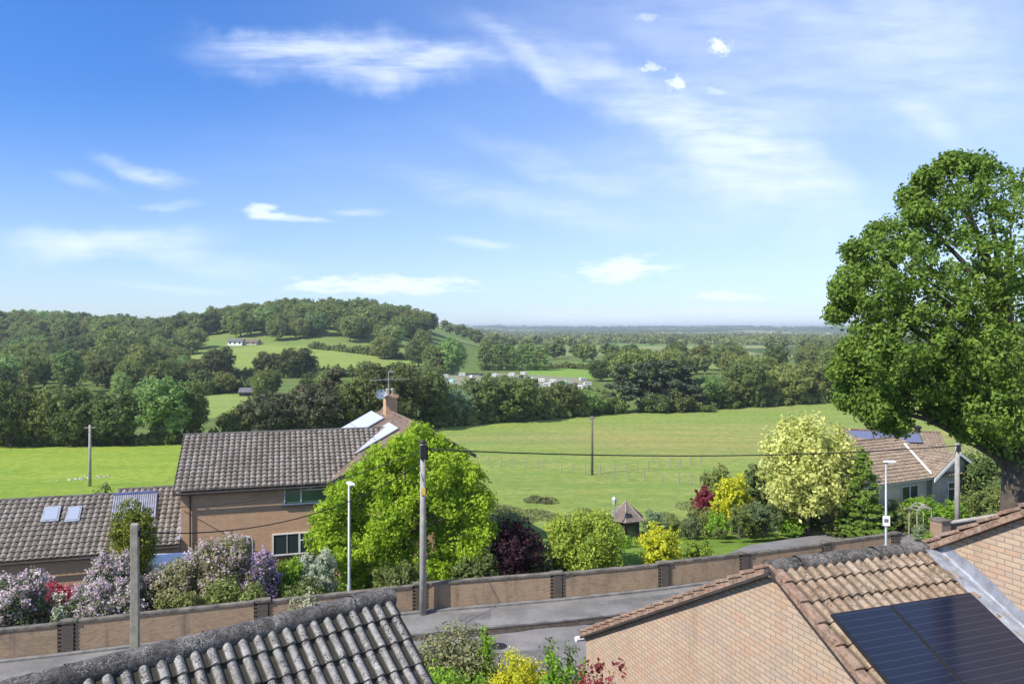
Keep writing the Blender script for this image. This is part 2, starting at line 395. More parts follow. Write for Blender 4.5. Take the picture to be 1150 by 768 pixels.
yb = 62.0; st = .55; lst = []
while yb < 9000: lst.append(yb); st = min(st*1.014, 60); yb += st
ys = np.concatenate([ys, lst])
XX, YY = np.meshgrid(xs, ys); ZZ = height(XX, YY)
nx, ny = len(xs), len(ys)
C = np.zeros(XX.shape+(3,)); C[:] = (.15, .20, .06)
EPX = [-60, 0, 200, 300, 500, 700, 800, 940, 1150, 1250]; EPY = [501, 501, 499, 492, 479, 463.5, 459.5, 451, 446, 446]
EDG = np.array([ground_at(a, b)[1] for a, b in zip(EPX, EPY)])
mead = (YY > 50) & (YY < np.interp(575+F*XX/np.maximum(YY, 1), EPX, EDG)+2)
C[mead] = (.27, .335, .088)
left = (XX < -22) & mead; C[left] = (.285, .375, .06)
# rough yellow-brown sward streaks across the middle of the meadow
stv = vnoise(XX, YY, 60, 11)*vnoise(XX*.25, YY, 9, 12)
band = ss(YY, 95, 112)*(1-ss(YY, 135, 170))*ss(XX, -5, 25)
k = (np.clip(band*(.35+stv*1.6), 0, 1)*.8)[..., None]; C = C*(1-k)+np.array((.36, .33, .12))*k
k = (ss(stv, .38, .7)*ss(YY, 55, 70)*(1-ss(YY, 180, 230))*.5)[..., None]; C = C*(1-k)+np.array((.30, .30, .12))*k
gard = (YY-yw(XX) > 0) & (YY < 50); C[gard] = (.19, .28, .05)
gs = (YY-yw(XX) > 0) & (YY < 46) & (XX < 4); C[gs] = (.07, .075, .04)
hl = (YY > 380) & (YY < 640) & (XX < -40); C[hl] = (.21, .27, .08)
C[YY-yw(XX) < -10] = (.09, .14, .045)
# patchwork of far fields
far = YY > 620
cx = np.floor(XX/190+YY*.0012+.4*np.sin(YY/230)); cy = np.floor(YY/(150+YY*.05)+.35*np.sin(XX/210))
hsh = np.sin(cx*12.99+cy*78.2)*43758.5; hsh = hsh-np.floor(hsh)
pal = np.array([(.10, .16, .05), (.14, .20, .06), (.20, .26, .09), (.09, .13, .045), (.33, .31, .15), (.17, .25, .07)])
C[far] = pal[(hsh*6).astype(int) % 6][far]
wd = far & (vnoise(XX, YY, 420, 21) > .5); C[wd] = (.045, .075, .035)
for P, c in FIELDS.values(): C[inpoly(XX, YY, P)] = c
bigf = (YY > 2700) & (YY < 3250) & (XX/YY > .19) & (XX/YY < .44) & (vnoise(XX, YY, 150, 8) > .2); C[bigf] = (.42, .38, .20)
mo_, n = newmat('grassland')
vc = n.new('ShaderNodeAttribute', attribute_name='ground_colour').outputs[0]
o_ = n.tc.outputs['Object']
n1 = n.noise(o_, .12, 6, .65); n2 = n.noise(o_, 1.1, 6, .7); n3 = n.noise(o_, 6, 4, .7)
mp = n.new('ShaderNodeMapping', {'Vector': o_, 'Scale': (.03, .16, 1)}); n4 = n.noise(mp.outputs[0], 1.0, 6, .65)
c = n.mix(n.ramp(n1, .35, .7, 0, .5), vc, n.mix(1.0, vc, (1.35, 1.02, .8, 1), 'MULTIPLY'))
c = n.mix(n.ramp(n4, .40, .60, 0, .75), c, n.mix(1.0, vc, (.70, .86, .70, 1), 'MULTIPLY'))
mp2 = n.new('ShaderNodeMapping', {'Vector': o_, 'Scale': (.05, .5, 1), 'Rotation': (0, 0, .06)})
c = n.mix(n.ramp(n.noise(mp2.outputs[0], 1.0, 5, .7), .5, .66, 0, .55), c, n.mix(1.0, vc, (1.25, 1.04, 1.0, 1), 'MULTIPLY'))
n5 = n.noise(o_, .35, 5, .7)
c = n.mix(n.ramp(n5, .5, .68, 0, .6), c, n.mix(1.0, vc, (1.22, 1.12, 1.15, 1), 'MULTIPLY'))
c = n.mix(n.ramp(n2, .42, .62, 0, .75), c, n.mix(1.0, vc, (.58, .68, .6, 1), 'MULTIPLY'))
c = n.mix(n.ramp(n3, .5, .75, 0, .35), c, n.mix(1.0, vc, (1.5, 1.3, 1.2, 1), 'MULTIPLY'))
p = pbsdf(n, c, .95, 0, .05, n.math('ADD', n2, n3), .25, .5); n.set(n.out, 0, p.outputs[0])
idx = np.arange(nx*ny).reshape(ny, nx)
Q = np.stack([idx[:-1, :-1], idx[:-1, 1:], idx[1:, 1:], idx[1:, :-1]], -1).reshape(-1, 4)
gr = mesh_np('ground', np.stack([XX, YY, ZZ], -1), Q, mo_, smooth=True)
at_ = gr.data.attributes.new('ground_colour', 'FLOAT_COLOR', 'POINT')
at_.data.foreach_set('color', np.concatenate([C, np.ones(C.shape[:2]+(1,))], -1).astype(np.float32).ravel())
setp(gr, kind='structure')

# road corridor -----------------------------------------------------
RX = np.concatenate([np.arange(-80, 24.1, 1.0), np.arange(26, 90, 4.)])
def strip(name, d0, d1, z, mat, thick=0, x0=-80, x1=90, skirt=.3):
    X = RX[(RX >= x0) & (RX <= x1)]; rows = []
    prof = [(d0, z-skirt), (d0, z), (d1, z), (d1, z-skirt)]
    V = np.array([[(x, yw(x)+d, zz) for (d, zz) in prof] for x in X]).reshape(-1, 3)
    n_ = len(X); F_ = [[i*4+j, (i+1)*4+j, (i+1)*4+j+1, i*4+j+1] for i in range(n_-1) for j in range(3)]
    return setp(mesh_np(name, V, np.array(F_)[:, ::-1], mat), kind='structure')
strip('pavement', -2.45, -.19, 0, M['pavement'])
strip('road', -8.8, -2.62, -.11, M['asphalt'])
strip('kerb', -2.62, -2.45, .012, M['kerb'])
strip('kerb', -8.95, -8.8, .01, M['kerb'])
strip('pavement', -10.4, -8.95, -.002, M['pavement'])
strip('wall_foot_kerb', -.40, -.17, .075, M['kerb'], x1=20.6)
# irregular gutter band: leaf litter and weeds, with the kerb's shadow coloured in
V = []; 
for i, x in enumerate(np.arange(-30, 26, .25)):
    wj = .28+.22*float(vnoise(x, 0, 1.3, 2)); V += [(x, float(yw(x))-2.63-wj, -.102), (x, float(yw(x))-2.63, -.102), (x, float(yw(x))-2.63, -.05)]
n_ = len(V)//3
setp(mesh_np('gutter_litter_shade', V, np.array([[i*3+j, i*3+j+1, (i+1)*3+j+1, (i+1)*3+j] for i in range(n_-1) for j in range(2)]), M['debris_shade']), kind='structure')
def on_road(px, py): Y = CAMZ*F/(py-HY); return at(px, Y), Y
for (px, py, z, nm, lab) in ((560, 722, -.106, 'manhole_cover', 'round iron manhole cover in the road'), (660, 695, -.106, 'manhole_cover', 'round iron manhole cover by the gutter near the brick gable')):
    x, y = on_road(px, py); mb = MB(); mb.lathe((x, y, z-.02), [(.33, 0), (.33, .02), (.30, .022), (0, .022)], 20); setp(mb.build(nm, M['black']), lab, 'manhole cover')
for (x0, x1, d0, d1) in ((-3.5, 1.6, -6.4, -4.9), (2.6, 5.1, -4.6, -3.4), (-2.2, -.9, -1.7, -.8), (4.2, 7.6, -1.5, -.9)):
    X_ = np.linspace(x0, x1, 8); zz = -.106 if d0 < -2.6 else .004
    V_ = [(x, float(yw(x))+d, zz) for x in X_ for d in (d0, d1)]
    setp(mesh_np('tarmac_patch', V_, [[2*i+1, 2*i, 2*i+2, 2*i+3] for i in range(7)][::1], simple('tarmac_repair', (.15, .142, .132), .9, var=.2, scale=2)), kind='structure')
# driveways behind the wall
def sheet(name, pts, mat, dz=.03):
    cx_ = sum(p[0] for p in pts)/len(pts); cy_ = sum(p[1] for p in pts)/len(pts); mb = MB()
    P = [Vector((x, y, dz)) for x, y in pts]
    mb.extr([p-Vector((0, 0, .3)) for p in P], (0, 0, .3)); return setp(mb.build(name, mat), kind='structure')
sheet('driveway', [(8.6, 36.8), (11.2, 37.7), (20.2, 41.3), (28, 44.4), (27, 46.6), (20.5, 45.4), (17.2, 44.4), (13.2, 42.6), (10.2, 39.6)], M['drive'])
sheet('driveway', [(20.6, 40.7), (24.1, 42.2), (28, 44.35), (20.3, 41.2)], M['drive'], .034)
sheet('garden_path', [(-17.2, 29.6), (-11.5, 31.4), (-12, 36), (-20, 34)], M['drive'], -.35)

# ------------------------------------------------------------------ foliage
def unit(n_, r=rng):
    v_ = r.normal(size=(n_, 3)); return v_/np.linalg.norm(v_, axis=1, keepdims=True)
def leaves(P, Nn, size, tint, jit=.75, asp=.6):
    n_ = len(P); nn = Nn+rng.normal(size=(n_, 3))*jit; nn /= np.linalg.norm(nn, axis=1, keepdims=True)
    a = np.cross(nn, unit(n_)); a /= np.linalg.norm(a, axis=1, keepdims=True)+1e-9; b = np.cross(nn, a)
    s_ = (size*rng.uniform(.6, 1.4, n_))[:, None]
    V = np.stack([P-a*s_, P-b*s_*asp+nn*s_*.18, P+a*s_, P+b*s_*asp+nn*s_*.18], 1).reshape(-1, 3)
    return V, np.arange(n_*4).reshape(-1, 4), np.repeat(tint, 4)
def crown(lobes, nsub, nleaf, rs, size, inner=.62, jit=.7, up=.25, squash=1.0, asp=.6, flowers=0, droop=0):
    """lobes: (centre, radii). Each lobe carries nsub small sprays; each spray nleaf leaves."""
    Ps, Ns, Ts = [], [], []
    allc = np.array([l[0] for l in lobes]); allr = np.array([l[1] for l in lobes])
    for c0, r0 in lobes:
        d = unit(nsub); rad = rng.uniform(inner, 1.0, nsub)**.6
        sc_ = np.array(c0)+d*np.array(r0)*rad[:, None]
        # drop sprays buried deep inside other lobes
        q = (np.linalg.norm((sc_[:, None, :]-allc[None])/allr[None], axis=2) < .55).sum(1) < 1
        sc_, d2 = sc_[q], d[q]
        for c1, d1 in zip(sc_, d2):
            rr = rs*rng.uniform(.6, 1.3); l = unit(nleaf); pos = c1+l*rr*np.array([1, 1, squash])*rng.uniform(.35, 1, (nleaf, 1))
            if droop: pos[:, 2] -= droop*rng.uniform(0, 1, nleaf)
            Ps.append(pos); nn = l*.55+d1*.6+np.array([0, 0, up]); Ns.append(nn); Ts.append(np.clip(rng.uniform(.15, .85)+rng.uniform(-.3, .3, nleaf), 0, 1))
    P = np.concatenate(Ps); Nn = np.concatenate(Ns); T = np.concatenate(Ts)
    return leaves(P, Nn, size, T, jit, asp)+(P,)
ICO = None
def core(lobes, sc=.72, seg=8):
    """opaque inner mass, tinted dark like the shade among leaves, that keeps crowns from being see-through"""
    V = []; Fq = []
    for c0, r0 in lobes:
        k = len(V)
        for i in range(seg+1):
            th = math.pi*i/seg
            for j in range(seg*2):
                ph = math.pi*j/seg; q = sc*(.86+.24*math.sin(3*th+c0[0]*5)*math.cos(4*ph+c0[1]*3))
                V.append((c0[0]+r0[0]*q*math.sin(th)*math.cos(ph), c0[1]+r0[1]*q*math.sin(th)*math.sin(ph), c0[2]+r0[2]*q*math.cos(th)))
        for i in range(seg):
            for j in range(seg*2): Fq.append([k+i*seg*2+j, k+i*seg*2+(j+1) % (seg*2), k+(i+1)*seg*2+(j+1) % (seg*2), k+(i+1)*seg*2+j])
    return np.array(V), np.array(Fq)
def merge(*parts):
    Vs, Fs, Ts, k = [], [], [], 0
    for V, Fq, T in parts: Vs.append(V); Fs.append(Fq+k); Ts.append(T); k += len(V)
    return np.concatenate(Vs), np.concatenate(Fs), np.concatenate(Ts)
def round_lobes(h, w, n_, base=.15, rr=.42, top=1.0, depth=None):
    """n lobes filling a crown of height h, width w starting at base*h"""
    depth = depth or w; L = []
    hc = h*(base+(1-base)/2); H2 = h*(1-base)/2
    L.append(((0, 0, hc), (w*.33, depth*.33, H2*.7)))
    for i in range(n_):
        z = -1+2*(i+.5)/n_; ph = i*2.399+rng.uniform(-.5, .5); q = math.sqrt(max(0, 1-z*z*.85))
        r_ = rr*rng.uniform(.75, 1.2); k_ = 1-r_*.95
        L.append(((w/2*k_*q*math.cos(ph), depth/2*k_*q*math.sin(ph), hc+H2*k_*z*top), (w/2*r_, depth/2*r_, H2*r_*.95)))
    return L
def trunk_mb(h, r, lobes, lean=(0, 0), nb=7, top=.75):
    mb = MB(); P = [Vector((lean[0]*t*t+.05*r*math.sin(9*t), lean[1]*t*t, h*top*t)) for t in (0, .04, .15, .35, .6, .8, 1)]
    mb.tube(P, [r*1.5, r*1.15, r, r*.85, r*.6, r*.38, r*.15], 10)
    for c0, r0 in lobes[1:nb+1]:
        e = Vector(c0); t = min(.7, max(.2, (e.z*.6)/(h*top))); s0 = Vector((lean[0]*t*t, lean[1]*t*t, h*top*t))
        m_ = s0.lerp(e, .5)+Vector((0, 0, -.03*h*random.random()))
        mb.tube([s0, m_, e], [r*.42, r*.28, r*.08], 6)
    return mb

LM = {
 'dark': leaf_mat('leaf_dark', (.054, .074, .022), (.138, .172, .048), .28),
 'mid': leaf_mat('leaf_mid', (.082, .108, .028), (.215, .25, .066), .3),
 'light': leaf_mat('leaf_light', (.11, .165, .045), (.23, .31, .095), .33),
 'silver': leaf_mat('leaf_silver', (.12, .17, .085), (.23, .30, .16), .3, .12),
 'brown': leaf_mat('leaf_brownish', (.055, .062, .030), (.115, .115, .055), .25, .12),
 'pine': leaf_mat('needle_pine', (.045, .062, .032), (.10, .12, .062), .15, .12),
 'lime': leaf_mat('leaf_lime', (.15, .24, .012), (.36, .46, .035), .42, .04, .004),
 'oak': leaf_mat('leaf_oak', (.060, .110, .014), (.18, .27, .04), .36, .05, .005),
 'pale': leaf_mat('leaf_variegated', (.28, .32, .07), (.62, .60, .23), .35, .04, .004),
 'gold': leaf_mat('leaf_gold', (.26, .30, .02), (.56, .52, .03), .3, .05, .005),
 'yellowgreen': leaf_mat('leaf_yellowgreen', (.14, .21, .022), (.36, .42, .06), .35, .08, .008),
 'purple': leaf_mat('leaf_purple', (.020, .008, .011), (.055, .018, .024), .3, .05, .004),
 'red': leaf_mat('leaf_red', (.10, .015, .022), (.26, .045, .06), .35, .05, .004),
 'conifer': leaf_mat('needle_green', (.07, .13, .016), (.22, .31, .045), .25, .05, .005),
 'yew': leaf_mat('needle_golden_yew', (.05, .08, .008), (.24, .25, .02), .2, .03, .004),
 'greygreen': leaf_mat('leaf_greygreen', (.062, .092, .035), (.17, .21, .09), .3, .08, .006),
 'olive': leaf_mat('leaf_olive', (.12, .125, .055), (.30, .29, .14), .3, .05, .005),
 'fresh': leaf_mat('leaf_fresh', (.10, .19, .014), (.26, .40, .04), .38, .05, .005),
 'f_lilac': leaf_mat('petal_lilac', (.44, .33, .36), (.72, .62, .62), .35, .02, .002),
 'f_violet': leaf_mat('petal_violet', (.30, .18, .33), (.52, .39, .53), .35, .02, .002),
 'f_pink': leaf_mat('petal_pink', (.46, .34, .36), (.66, .55, .56), .35, .02, .002),
 'f_red': leaf_mat('petal_red', (.40, .04, .09), (.60, .12, .16), .3, .02, .002),
 'f_white': leaf_mat('petal_cream', (.50, .50, .38), (.72, .72, .60), .35, .02, .002),
 'grass': leaf_mat('grass_tuft', (.12, .16, .05), (.24, .24, .11), .3, .1, .01),
}
# ------------------------------------------------------------------ distant trees: prototypes, then copies
PROTO = {}
def proto_mesh(kind, hi):
    n_sub, n_leaf, sz, rs = ((28, 18, .27, .85) if hi else (8, 10, .75, 1.2))
    if kind.startswith('round'):
        k_ = int(kind[-1]); L = round_lobes(14, (13, 15, 11)[k_], (17, 22, 15)[k_], (.08, .06, .14)[k_], (.38, .34, .40)[k_])
    elif kind == 'tall': L = round_lobes(16, 8.5, 15, .07, .5)
    elif kind == 'poplar': L = [((rng.uniform(-.5, .5), rng.uniform(-.5, .5), z), (r_, r_, 2.4)) for z, r_ in ((2.5, 1.5), (4.5, 2.0), (7, 2.1), (9.5, 1.9), (11.8, 1.5), (13.6, .9))]
    elif kind == 'pine':
        L = []
        for i in range(13):
            ph = i*2.4; z = 5+rng.uniform(0, 10.5); q = rng.uniform(.8, 3.2)*(1.1-.6*(z-5)/10.5)
            L.append(((q*math.cos(ph), q*math.sin(ph), z), (1.6, 1.6, .8)))
        L.append(((0, 0, 15), (2, 2, 1.0)))
    elif kind == 'bush': L = round_lobes(5, 9, 12, -.15, .45)
    V, Fq, T, _ = crown(L, n_sub, n_leaf, rs*(.8 if kind == 'pine' else 1), sz*(1.25 if kind == 'pine' and hi else 1), squash=.8)
    if kind != 'pine':
        cv, cf = core(L, .62 if hi else .72, 5 if hi else 4); V, Fq, T = merge((V, Fq, T), (cv, cf, np.full(len(cv), .25)))  # low core tint colours in the shade inside the crown
    return V, Fq, T, L
KH = {'round0': 14, 'round1': 14, 'round2': 14, 'tall': 16, 'poplar': 14.5, 'pine': 16, 'bush': 5}
KW = {'round0': 13, 'round1': 15, 'round2': 11, 'tall': 8.5, 'poplar': 4.2, 'pine': 8, 'bush': 9}
HI, LO, TR = {}, {}, {}
for kd in KH:
    V, Fq, T, L = proto_mesh(kd, True)
    o = mesh_np('crown', V, Fq, LM['mid'], tint=T, local=True); HI[kd] = o.data; bpy.data.objects.remove(o)
    V, Fq, T, _ = proto_mesh(kd, False); LO[kd] = (V, Fq, T)
    t_ = trunk_mb(KH[kd], .32 if kd != 'bush' else .1, L, nb=8 if kd == 'pine' else 5, top=.95 if kd == 'pine' else .7).build('trunk', M['bark']); TR[kd] = t_.data; bpy.data.objects.remove(t_)
slots = {}
def far_crown_mesh(kd, colr):
    if (kd, colr) not in slots:
        me = HI[kd].copy(); me.materials.clear(); me.materials.append(LM[colr]); slots[(kd, colr)] = me
    return slots[(kd, colr)]
TREES = []        # (x, y, kind, height, width, colour, label, group)
def tree_px(px, base, top, wpx, kind, colr, label, group=None, dz=0):
    x, y = ground_at(px, base); h_ = (base-top)/F*y; TREES.append([x, y, kind, h_, wpx/F*y, colr, label, group])
E = 'at the far edge of the meadow'
FRONT = [
 # far field edge, left of the brick house
 (8, 502, 425, 62, 'round1', 'dark', 'dark broad tree by the left edge of the picture beyond the meadow'),
 (45, 501, 432, 50, 'round0', 'mid', 'mid green round tree beyond the meadow, second from the left edge'),
 (80, 501, 430, 62, 'round1', 'dark', 'dark broad oak beyond the wooden field pole on the left'),
 (128, 500, 431, 66, 'round0', 'dark', 'dark bushy oak right of the left field pole, beside a pale green tree'),
 (184, 499, 419, 74, 'round2', 'light', 'tall pale green feathery tree, the lightest on the left of the valley'),
 (214, 497, 424, 40, 'tall', 'dark', 'narrow dark tree tucked behind the pale green feathery tree'),
 (300, 492, 437, 66, 'round0', 'brown', 'brownish tree rising behind the left end of the long tiled roof'),
 (352, 490, 429, 70, 'round2', 'brown', 'brownish airy tree rising behind the middle of the long tiled roof'),
 (378, 478, 416, 40, 'pine', 'brown', 'thin open topped tree behind the long tiled roof'),
 (270, 492, 458, 50, 'bush', 'mid', 'low leafy thicket between the small lower field and the long tiled roof'),
 (398, 486, 420, 52, 'round2', 'mid', 'mid green tree just left of the chimney of the brick house'),
 (440, 484, 404, 92, 'round1', 'dark', 'very large dark oak directly behind the chimney and aerial'),
 (486, 480, 412, 46, 'tall', 'dark', 'tall dark tree on the right shoulder of the oak behind the chimney'),
 (516, 477, 434, 40, 'round2', 'silver', 'silvery grey willow above the lime green tree'),
 (494, 478, 447, 30, 'bush', 'silver', 'low silvery bush at the foot of the grey willow'),
 (541, 474, 418, 56, 'round0', 'dark', 'dark round tree between the silvery willow and the large rounded tree'),
 (578, 473, 419, 70, 'round1', 'mid', 'large rounded mid green tree in front of the caravan field'),
 (612, 470, 441, 34, 'bush', 'mid', 'low leafy bush right of the large rounded tree'),
 (634, 468, 426, 46, 'round0', 'dark', 'dark round tree right of the caravans'),
 (662, 466, 436, 40, 'round2', 'light', 'small pale green tree left of the pines'),
 (648, 467, 447, 34, 'bush', 'mid', 'low bush standing behind the top of the pole in the meadow'),
 (684, 464, 445, 34, 'bush', 'mid', 'low bush at the foot of the leftmost pine'),
 (700, 463, 410, 38, 'pine', 'pine', 'leftmost of the dark open pines beyond the meadow'),
 (722, 462, 407, 40, 'pine', 'pine', 'second of the dark open pines beyond the meadow'),
 (748, 461, 405, 42, 'pine', 'pine', 'third and widest of the dark open pines beyond the meadow'),
 (772, 460, 411, 38, 'pine', 'pine', 'rightmost of the dark open pines beyond the meadow'),
 (735, 463, 440, 40, 'bush', 'dark', 'dark undergrowth bush below the middle pines'),
 (762, 462, 438, 40, 'bush', 'dark', 'dark undergrowth bush below the right hand pines'),
 (793, 459, 419, 42, 'round2', 'light', 'yellowish green tree right of the pines'),
 (812, 458, 428, 40, 'round0', 'mid', 'small rounded tree second right of the pines'),
 (791, 462, 454.5, 26, 'bush', 'mid', 'small clipped looking bush out on the meadow before the pines'),
 (838, 456, 402, 58, 'round1', 'dark', 'tall dark tree left of the variegated tree top'),
 (866, 454, 432, 36, 'bush', 'mid', 'low bush just above the variegated tree top'),
 (884, 453, 406, 54, 'round0', 'mid', 'rounded mid green tree above the variegated tree'),
 (918, 451, 403, 58, 'round1', 'mid', 'broad mid green tree between the variegated tree and the great oak'),
 (950, 450, 404, 46, 'round0', 'dark', 'dark tree half hidden by the lower left of the great oak'),
 (985, 449, 402, 60, 'round1', 'mid', 'broad tree behind the hanging boughs of the great oak'),
 (1030, 448, 400, 60, 'round0', 'dark', 'dark tree glimpsed through the gap under the great oak'),
 (1080, 447, 398, 60, 'round1', 'mid', 'tree behind the right side of the great oak'),
 (1130, 446, 398, 56, 'round2', 'light', 'pale tree beyond the meadow at the right edge of the picture'),
 # middle ground, picked out
 (508, 421, 377, 34, 'tall', 'light', 'tall pale green tree beside the hill field above the caravans'),
 (488, 421, 385, 30, 'round2', 'mid', 'mid green tree at the right hand tip of the hill field'),
 (470, 412, 378, 34, 'round0', 'dark', 'dark tree over the right end of the hill field'),
 (432, 403, 376, 36, 'round1', 'mid', 'rounded tree on the upper hedge of the hill field'),
 (410, 425, 404, 24, 'round2', 'mid', 'lone small tree at the lower hedge of the hill field'),
 (332, 424, 389, 50, 'round1', 'dark', 'large dark spreading oak on the lower edge of the hill field'),
 (300, 424, 394, 34, 'round0', 'dark', 'dark oak left of the spreading oak below the hill field'),
 (246, 426, 388, 40, 'round0', 'dark', 'dark round oak at the left end of the hill field'),
 (222, 427, 402, 30, 'round2', 'mid', 'mid green tree at the bottom left corner of the hill field'),
 (152, 418, 376, 42, 'round1', 'dark', 'dark round tree below the white hillside house'),
 (128, 410, 366, 40, 'round0', 'mid', 'mid green round tree left of the white hillside house'),
]
for a in FRONT: tree_px(*a[:3], a[3], *a[4:])
for i in range(11):                                   # pale poplars
    tree_px(541+i*7.0, 416, 388+(i*7) % 4, 12, 'poplar', 'light', 'pale slender poplar in the close row above the caravan field', 'poplars in the row above the caravan field')
# bushes and young trees of the long hedge that closes the meadow
for px in list(range(-5, 235, 13))+list(range(225, 700, 13))+list(range(780, 1160, 14)):
    e = np.interp(px, [0, 200, 300, 500, 700, 800, 940, 1150], [501, 499, 492, 479, 463.5, 459.5, 451, 446])
    tree_px(px+random.uniform(-3, 3), e+random.uniform(-1.2, .3), e-random.uniform(10, 19), random.uniform(19, 30), 'bush', random.choice(['dark', 'mid', 'mid', 'dark', 'mid']), 'dense bush in the long hedge along the far side of the meadow', 'bushes of the hedge along the far side of the meadow')
for lab, grp, pts, hh, st_ in (
  ('bush in the hedge along the lower edge of the hill field', 'bushes of the lower hill field hedge', [(205, 430), (262, 425), (350, 424), (420, 423), (480, 421)], (8, 13), 8),
  ('bush in the dark hedge above the small lower field', 'bushes of the hedge above the small lower field', [(222, 444), (258, 440), (292, 441)], (12, 17), 8),
  ('bush in the hedge along the top of the hill field', 'bushes of the upper hill field hedge', [(352, 391), (400, 396), (440, 401), (486, 407)], (5, 9), 8),
  ('bush in the hedge below the caravan field', 'bushes of the hedge below the caravan field', [(470, 440), (560, 443), (640, 446), (700, 446)], (6, 12), 11),
  ('bush in the hedge along the bright field right of the poplars', 'bushes of the hedge by the bright field', [(585, 414), (640, 413), (700, 417)], (4, 7), 9)):
    X_ = [p_[0] for p_ in pts]; q_ = X_[0]
    while q_ < X_[-1]:
        b_ = float(np.interp(q_, X_, [p_[1] for p_ in pts])); tree_px(q_+random.uniform(-2, 2), b_, b_-random.uniform(*hh), random.uniform(11, 19), 'bush', random.choice(['dark', 'mid', 'mid']), lab, grp); q_ += st_
EXCL = [v_[0] for v_ in FIELDS.values()]
def blocked(x, y, h_):
    """skip a tree that would stand in a field, or whose crown would cover one from the camera"""
    for P in EXCL:
        if inpoly(np.array([x]), np.array([y]), P)[0]: return True
    zb = hz(x, y); px = 575+F*x/y
    for f_ in (.55, .95):
        py = HY+F*(CAMZ-(zb+h_*f_))/y
        if py < HY+3: continue
        gx, gy = ground_at(px, py)
        for P in EXCL:
            if gy > y and inpoly(np.array([gx]), np.array([gy]), P)[0]: return True
    return False
kinds = ['round0', 'round1', 'round2', 'round0', 'round1', 'tall']
def scatter(x0f, x1f, y0, y1, sp, hh, cols, label, group, keep=1.0, cond=None):
    y = y0
    while y < y1:
        x = x0f*y+random.uniform(0, sp)
        while x < x1f*y:
            xx = x+random.uniform(-.4, .4)*sp; y_ = y+random.uniform(-.4, .4)*sp
            if random.random() < keep and (cond is None or cond(xx, y_)):
                h_ = random.uniform(*hh)
                if not blocked(xx, y_, h_):
                    kd = random.choice(kinds); w_ = h_*KW[kd]/KH[kd]*random.uniform(.95, 1.25)
                    TREES.append([xx, y_, kd, h_, w_, random.choice(cols), label, group])
            x += sp
        y += sp*.92
tp = lambda px: (px-575)/F
scatter(tp(-5), tp(480), 470, 660, 15.0, (13, 19), ['mid', 'mid', 'dark', 'light', 'mid'], 'broadleaf tree of the wood that covers the hill on the left', 'trees of the wood on the hill', .95,
        cond=lambda x, y: y > np.interp(575+F*x/y, [0, 180, 300, 500], [520, 520, 478, 474]))
scatter(tp(-5), tp(235), 215, 520, 15.5, (8, 15), ['mid', 'mid', 'dark', 'light', 'mid'], 'hedgerow tree on the lower slopes at the left below the hilltop wood', 'trees scattered on the lower left slopes', .8)
scatter(tp(235), tp(490), 215, 420, 15, (7, 12), ['mid', 'dark', 'mid', 'light'], 'tree between the meadow and the foot of the hill field', 'trees between the meadow and the hill field', .75)
scatter(tp(470), tp(700), 215, 330, 15, (6, 9), ['mid', 'dark', 'light'], 'low tree among the hedges beside the caravan field', 'low trees beside the caravan field', .55)
scatter(tp(690), tp(1160), 235, 420, 17, (9, 15), ['mid', 'dark', 'mid', 'light'], 'tree in the thick belt beyond the right half of the meadow', 'trees in the belt beyond the right half of the meadow', .5)
scatter(tp(480), tp(1160), 430, 1000, 26, (8, 14), ['mid', 'dark', 'mid'], 'far tree on the flat valley floor right of the hill', 'far trees on the flat valley floor', .8, cond=lambda x, y: vnoise(x, y, 70, 4) > .52)
TREES.sort(key=lambda t: (-1000 if t[7] is None else 0)-t[3]/t[1]*(2 if t[3] > 5 else 1))
rest = TREES[295:]; TREES = TREES[:295]
TONE = {'dark': 'dark green', 'mid': 'mid green', 'light': 'pale green'}
SHP = {'round0': 'rounded', 'round1': 'broad', 'round2': 'airy', 'tall': 'narrow', 'bush': 'low', 'poplar': 'slender'}
BANDS = [(63, 'at the left edge'), (150, 'above the left field pole'), (205, 'above the low garage'), (300, 'above the long tiled roof'), (390, 'left of the chimney'), (480, 'above the chimney'), (560, 'above the utility pole'), (640, 'right of the utility pole'),
         (700, 'above the meadow pole'), (790, 'above the summerhouse'), (850, 'above the golden tree'), (930, 'above the variegated maple'), (2000, 'beside the great oak')]
for t_ in TREES:
    if t_[7] is not None:
        pxx = 575+F*t_[0]/t_[1]; band_ = [b_ for q_, b_ in BANDS if pxx < q_][0]
        place = t_[7].split(' ', 1)[1] if not t_[7].startswith('far') else 'on the flat valley floor'
        t_[6] = (TONE[t_[5]]+' '+SHP[t_[2]]+(' bush ' if t_[2] == 'bush' else ' tree ')+place.replace('of the ', 'in the ', 1)+', '+band_)
        w_ = t_[6].split(); t_[6] = ' '.join(w_[:16])
for (x, y, kd, h_, w_, colr, label, group) in TREES:
    z = hz(x, y)-.15*h_/14; low = kd == 'bush'
    nm = {'pine': 'pine_tree', 'poplar': 'poplar_tree', 'bush': 'bush'}.get(kd, 'broadleaf_tree')
    root = thing(nm, label, 'bush' if low else 'tree', (x, y, z), random.uniform(0, 6.28), group)
    root.scale = (w_/KW[kd], w_/KW[kd], h_/KH[kd])
    for cn, me in (('crown' if not low else 'foliage', far_crown_mesh(kd, colr)), ('trunk' if not low else 'stem', TR[kd])):
        c = bpy.data.objects.new(cn, me); COL.objects.link(c); c.parent = root
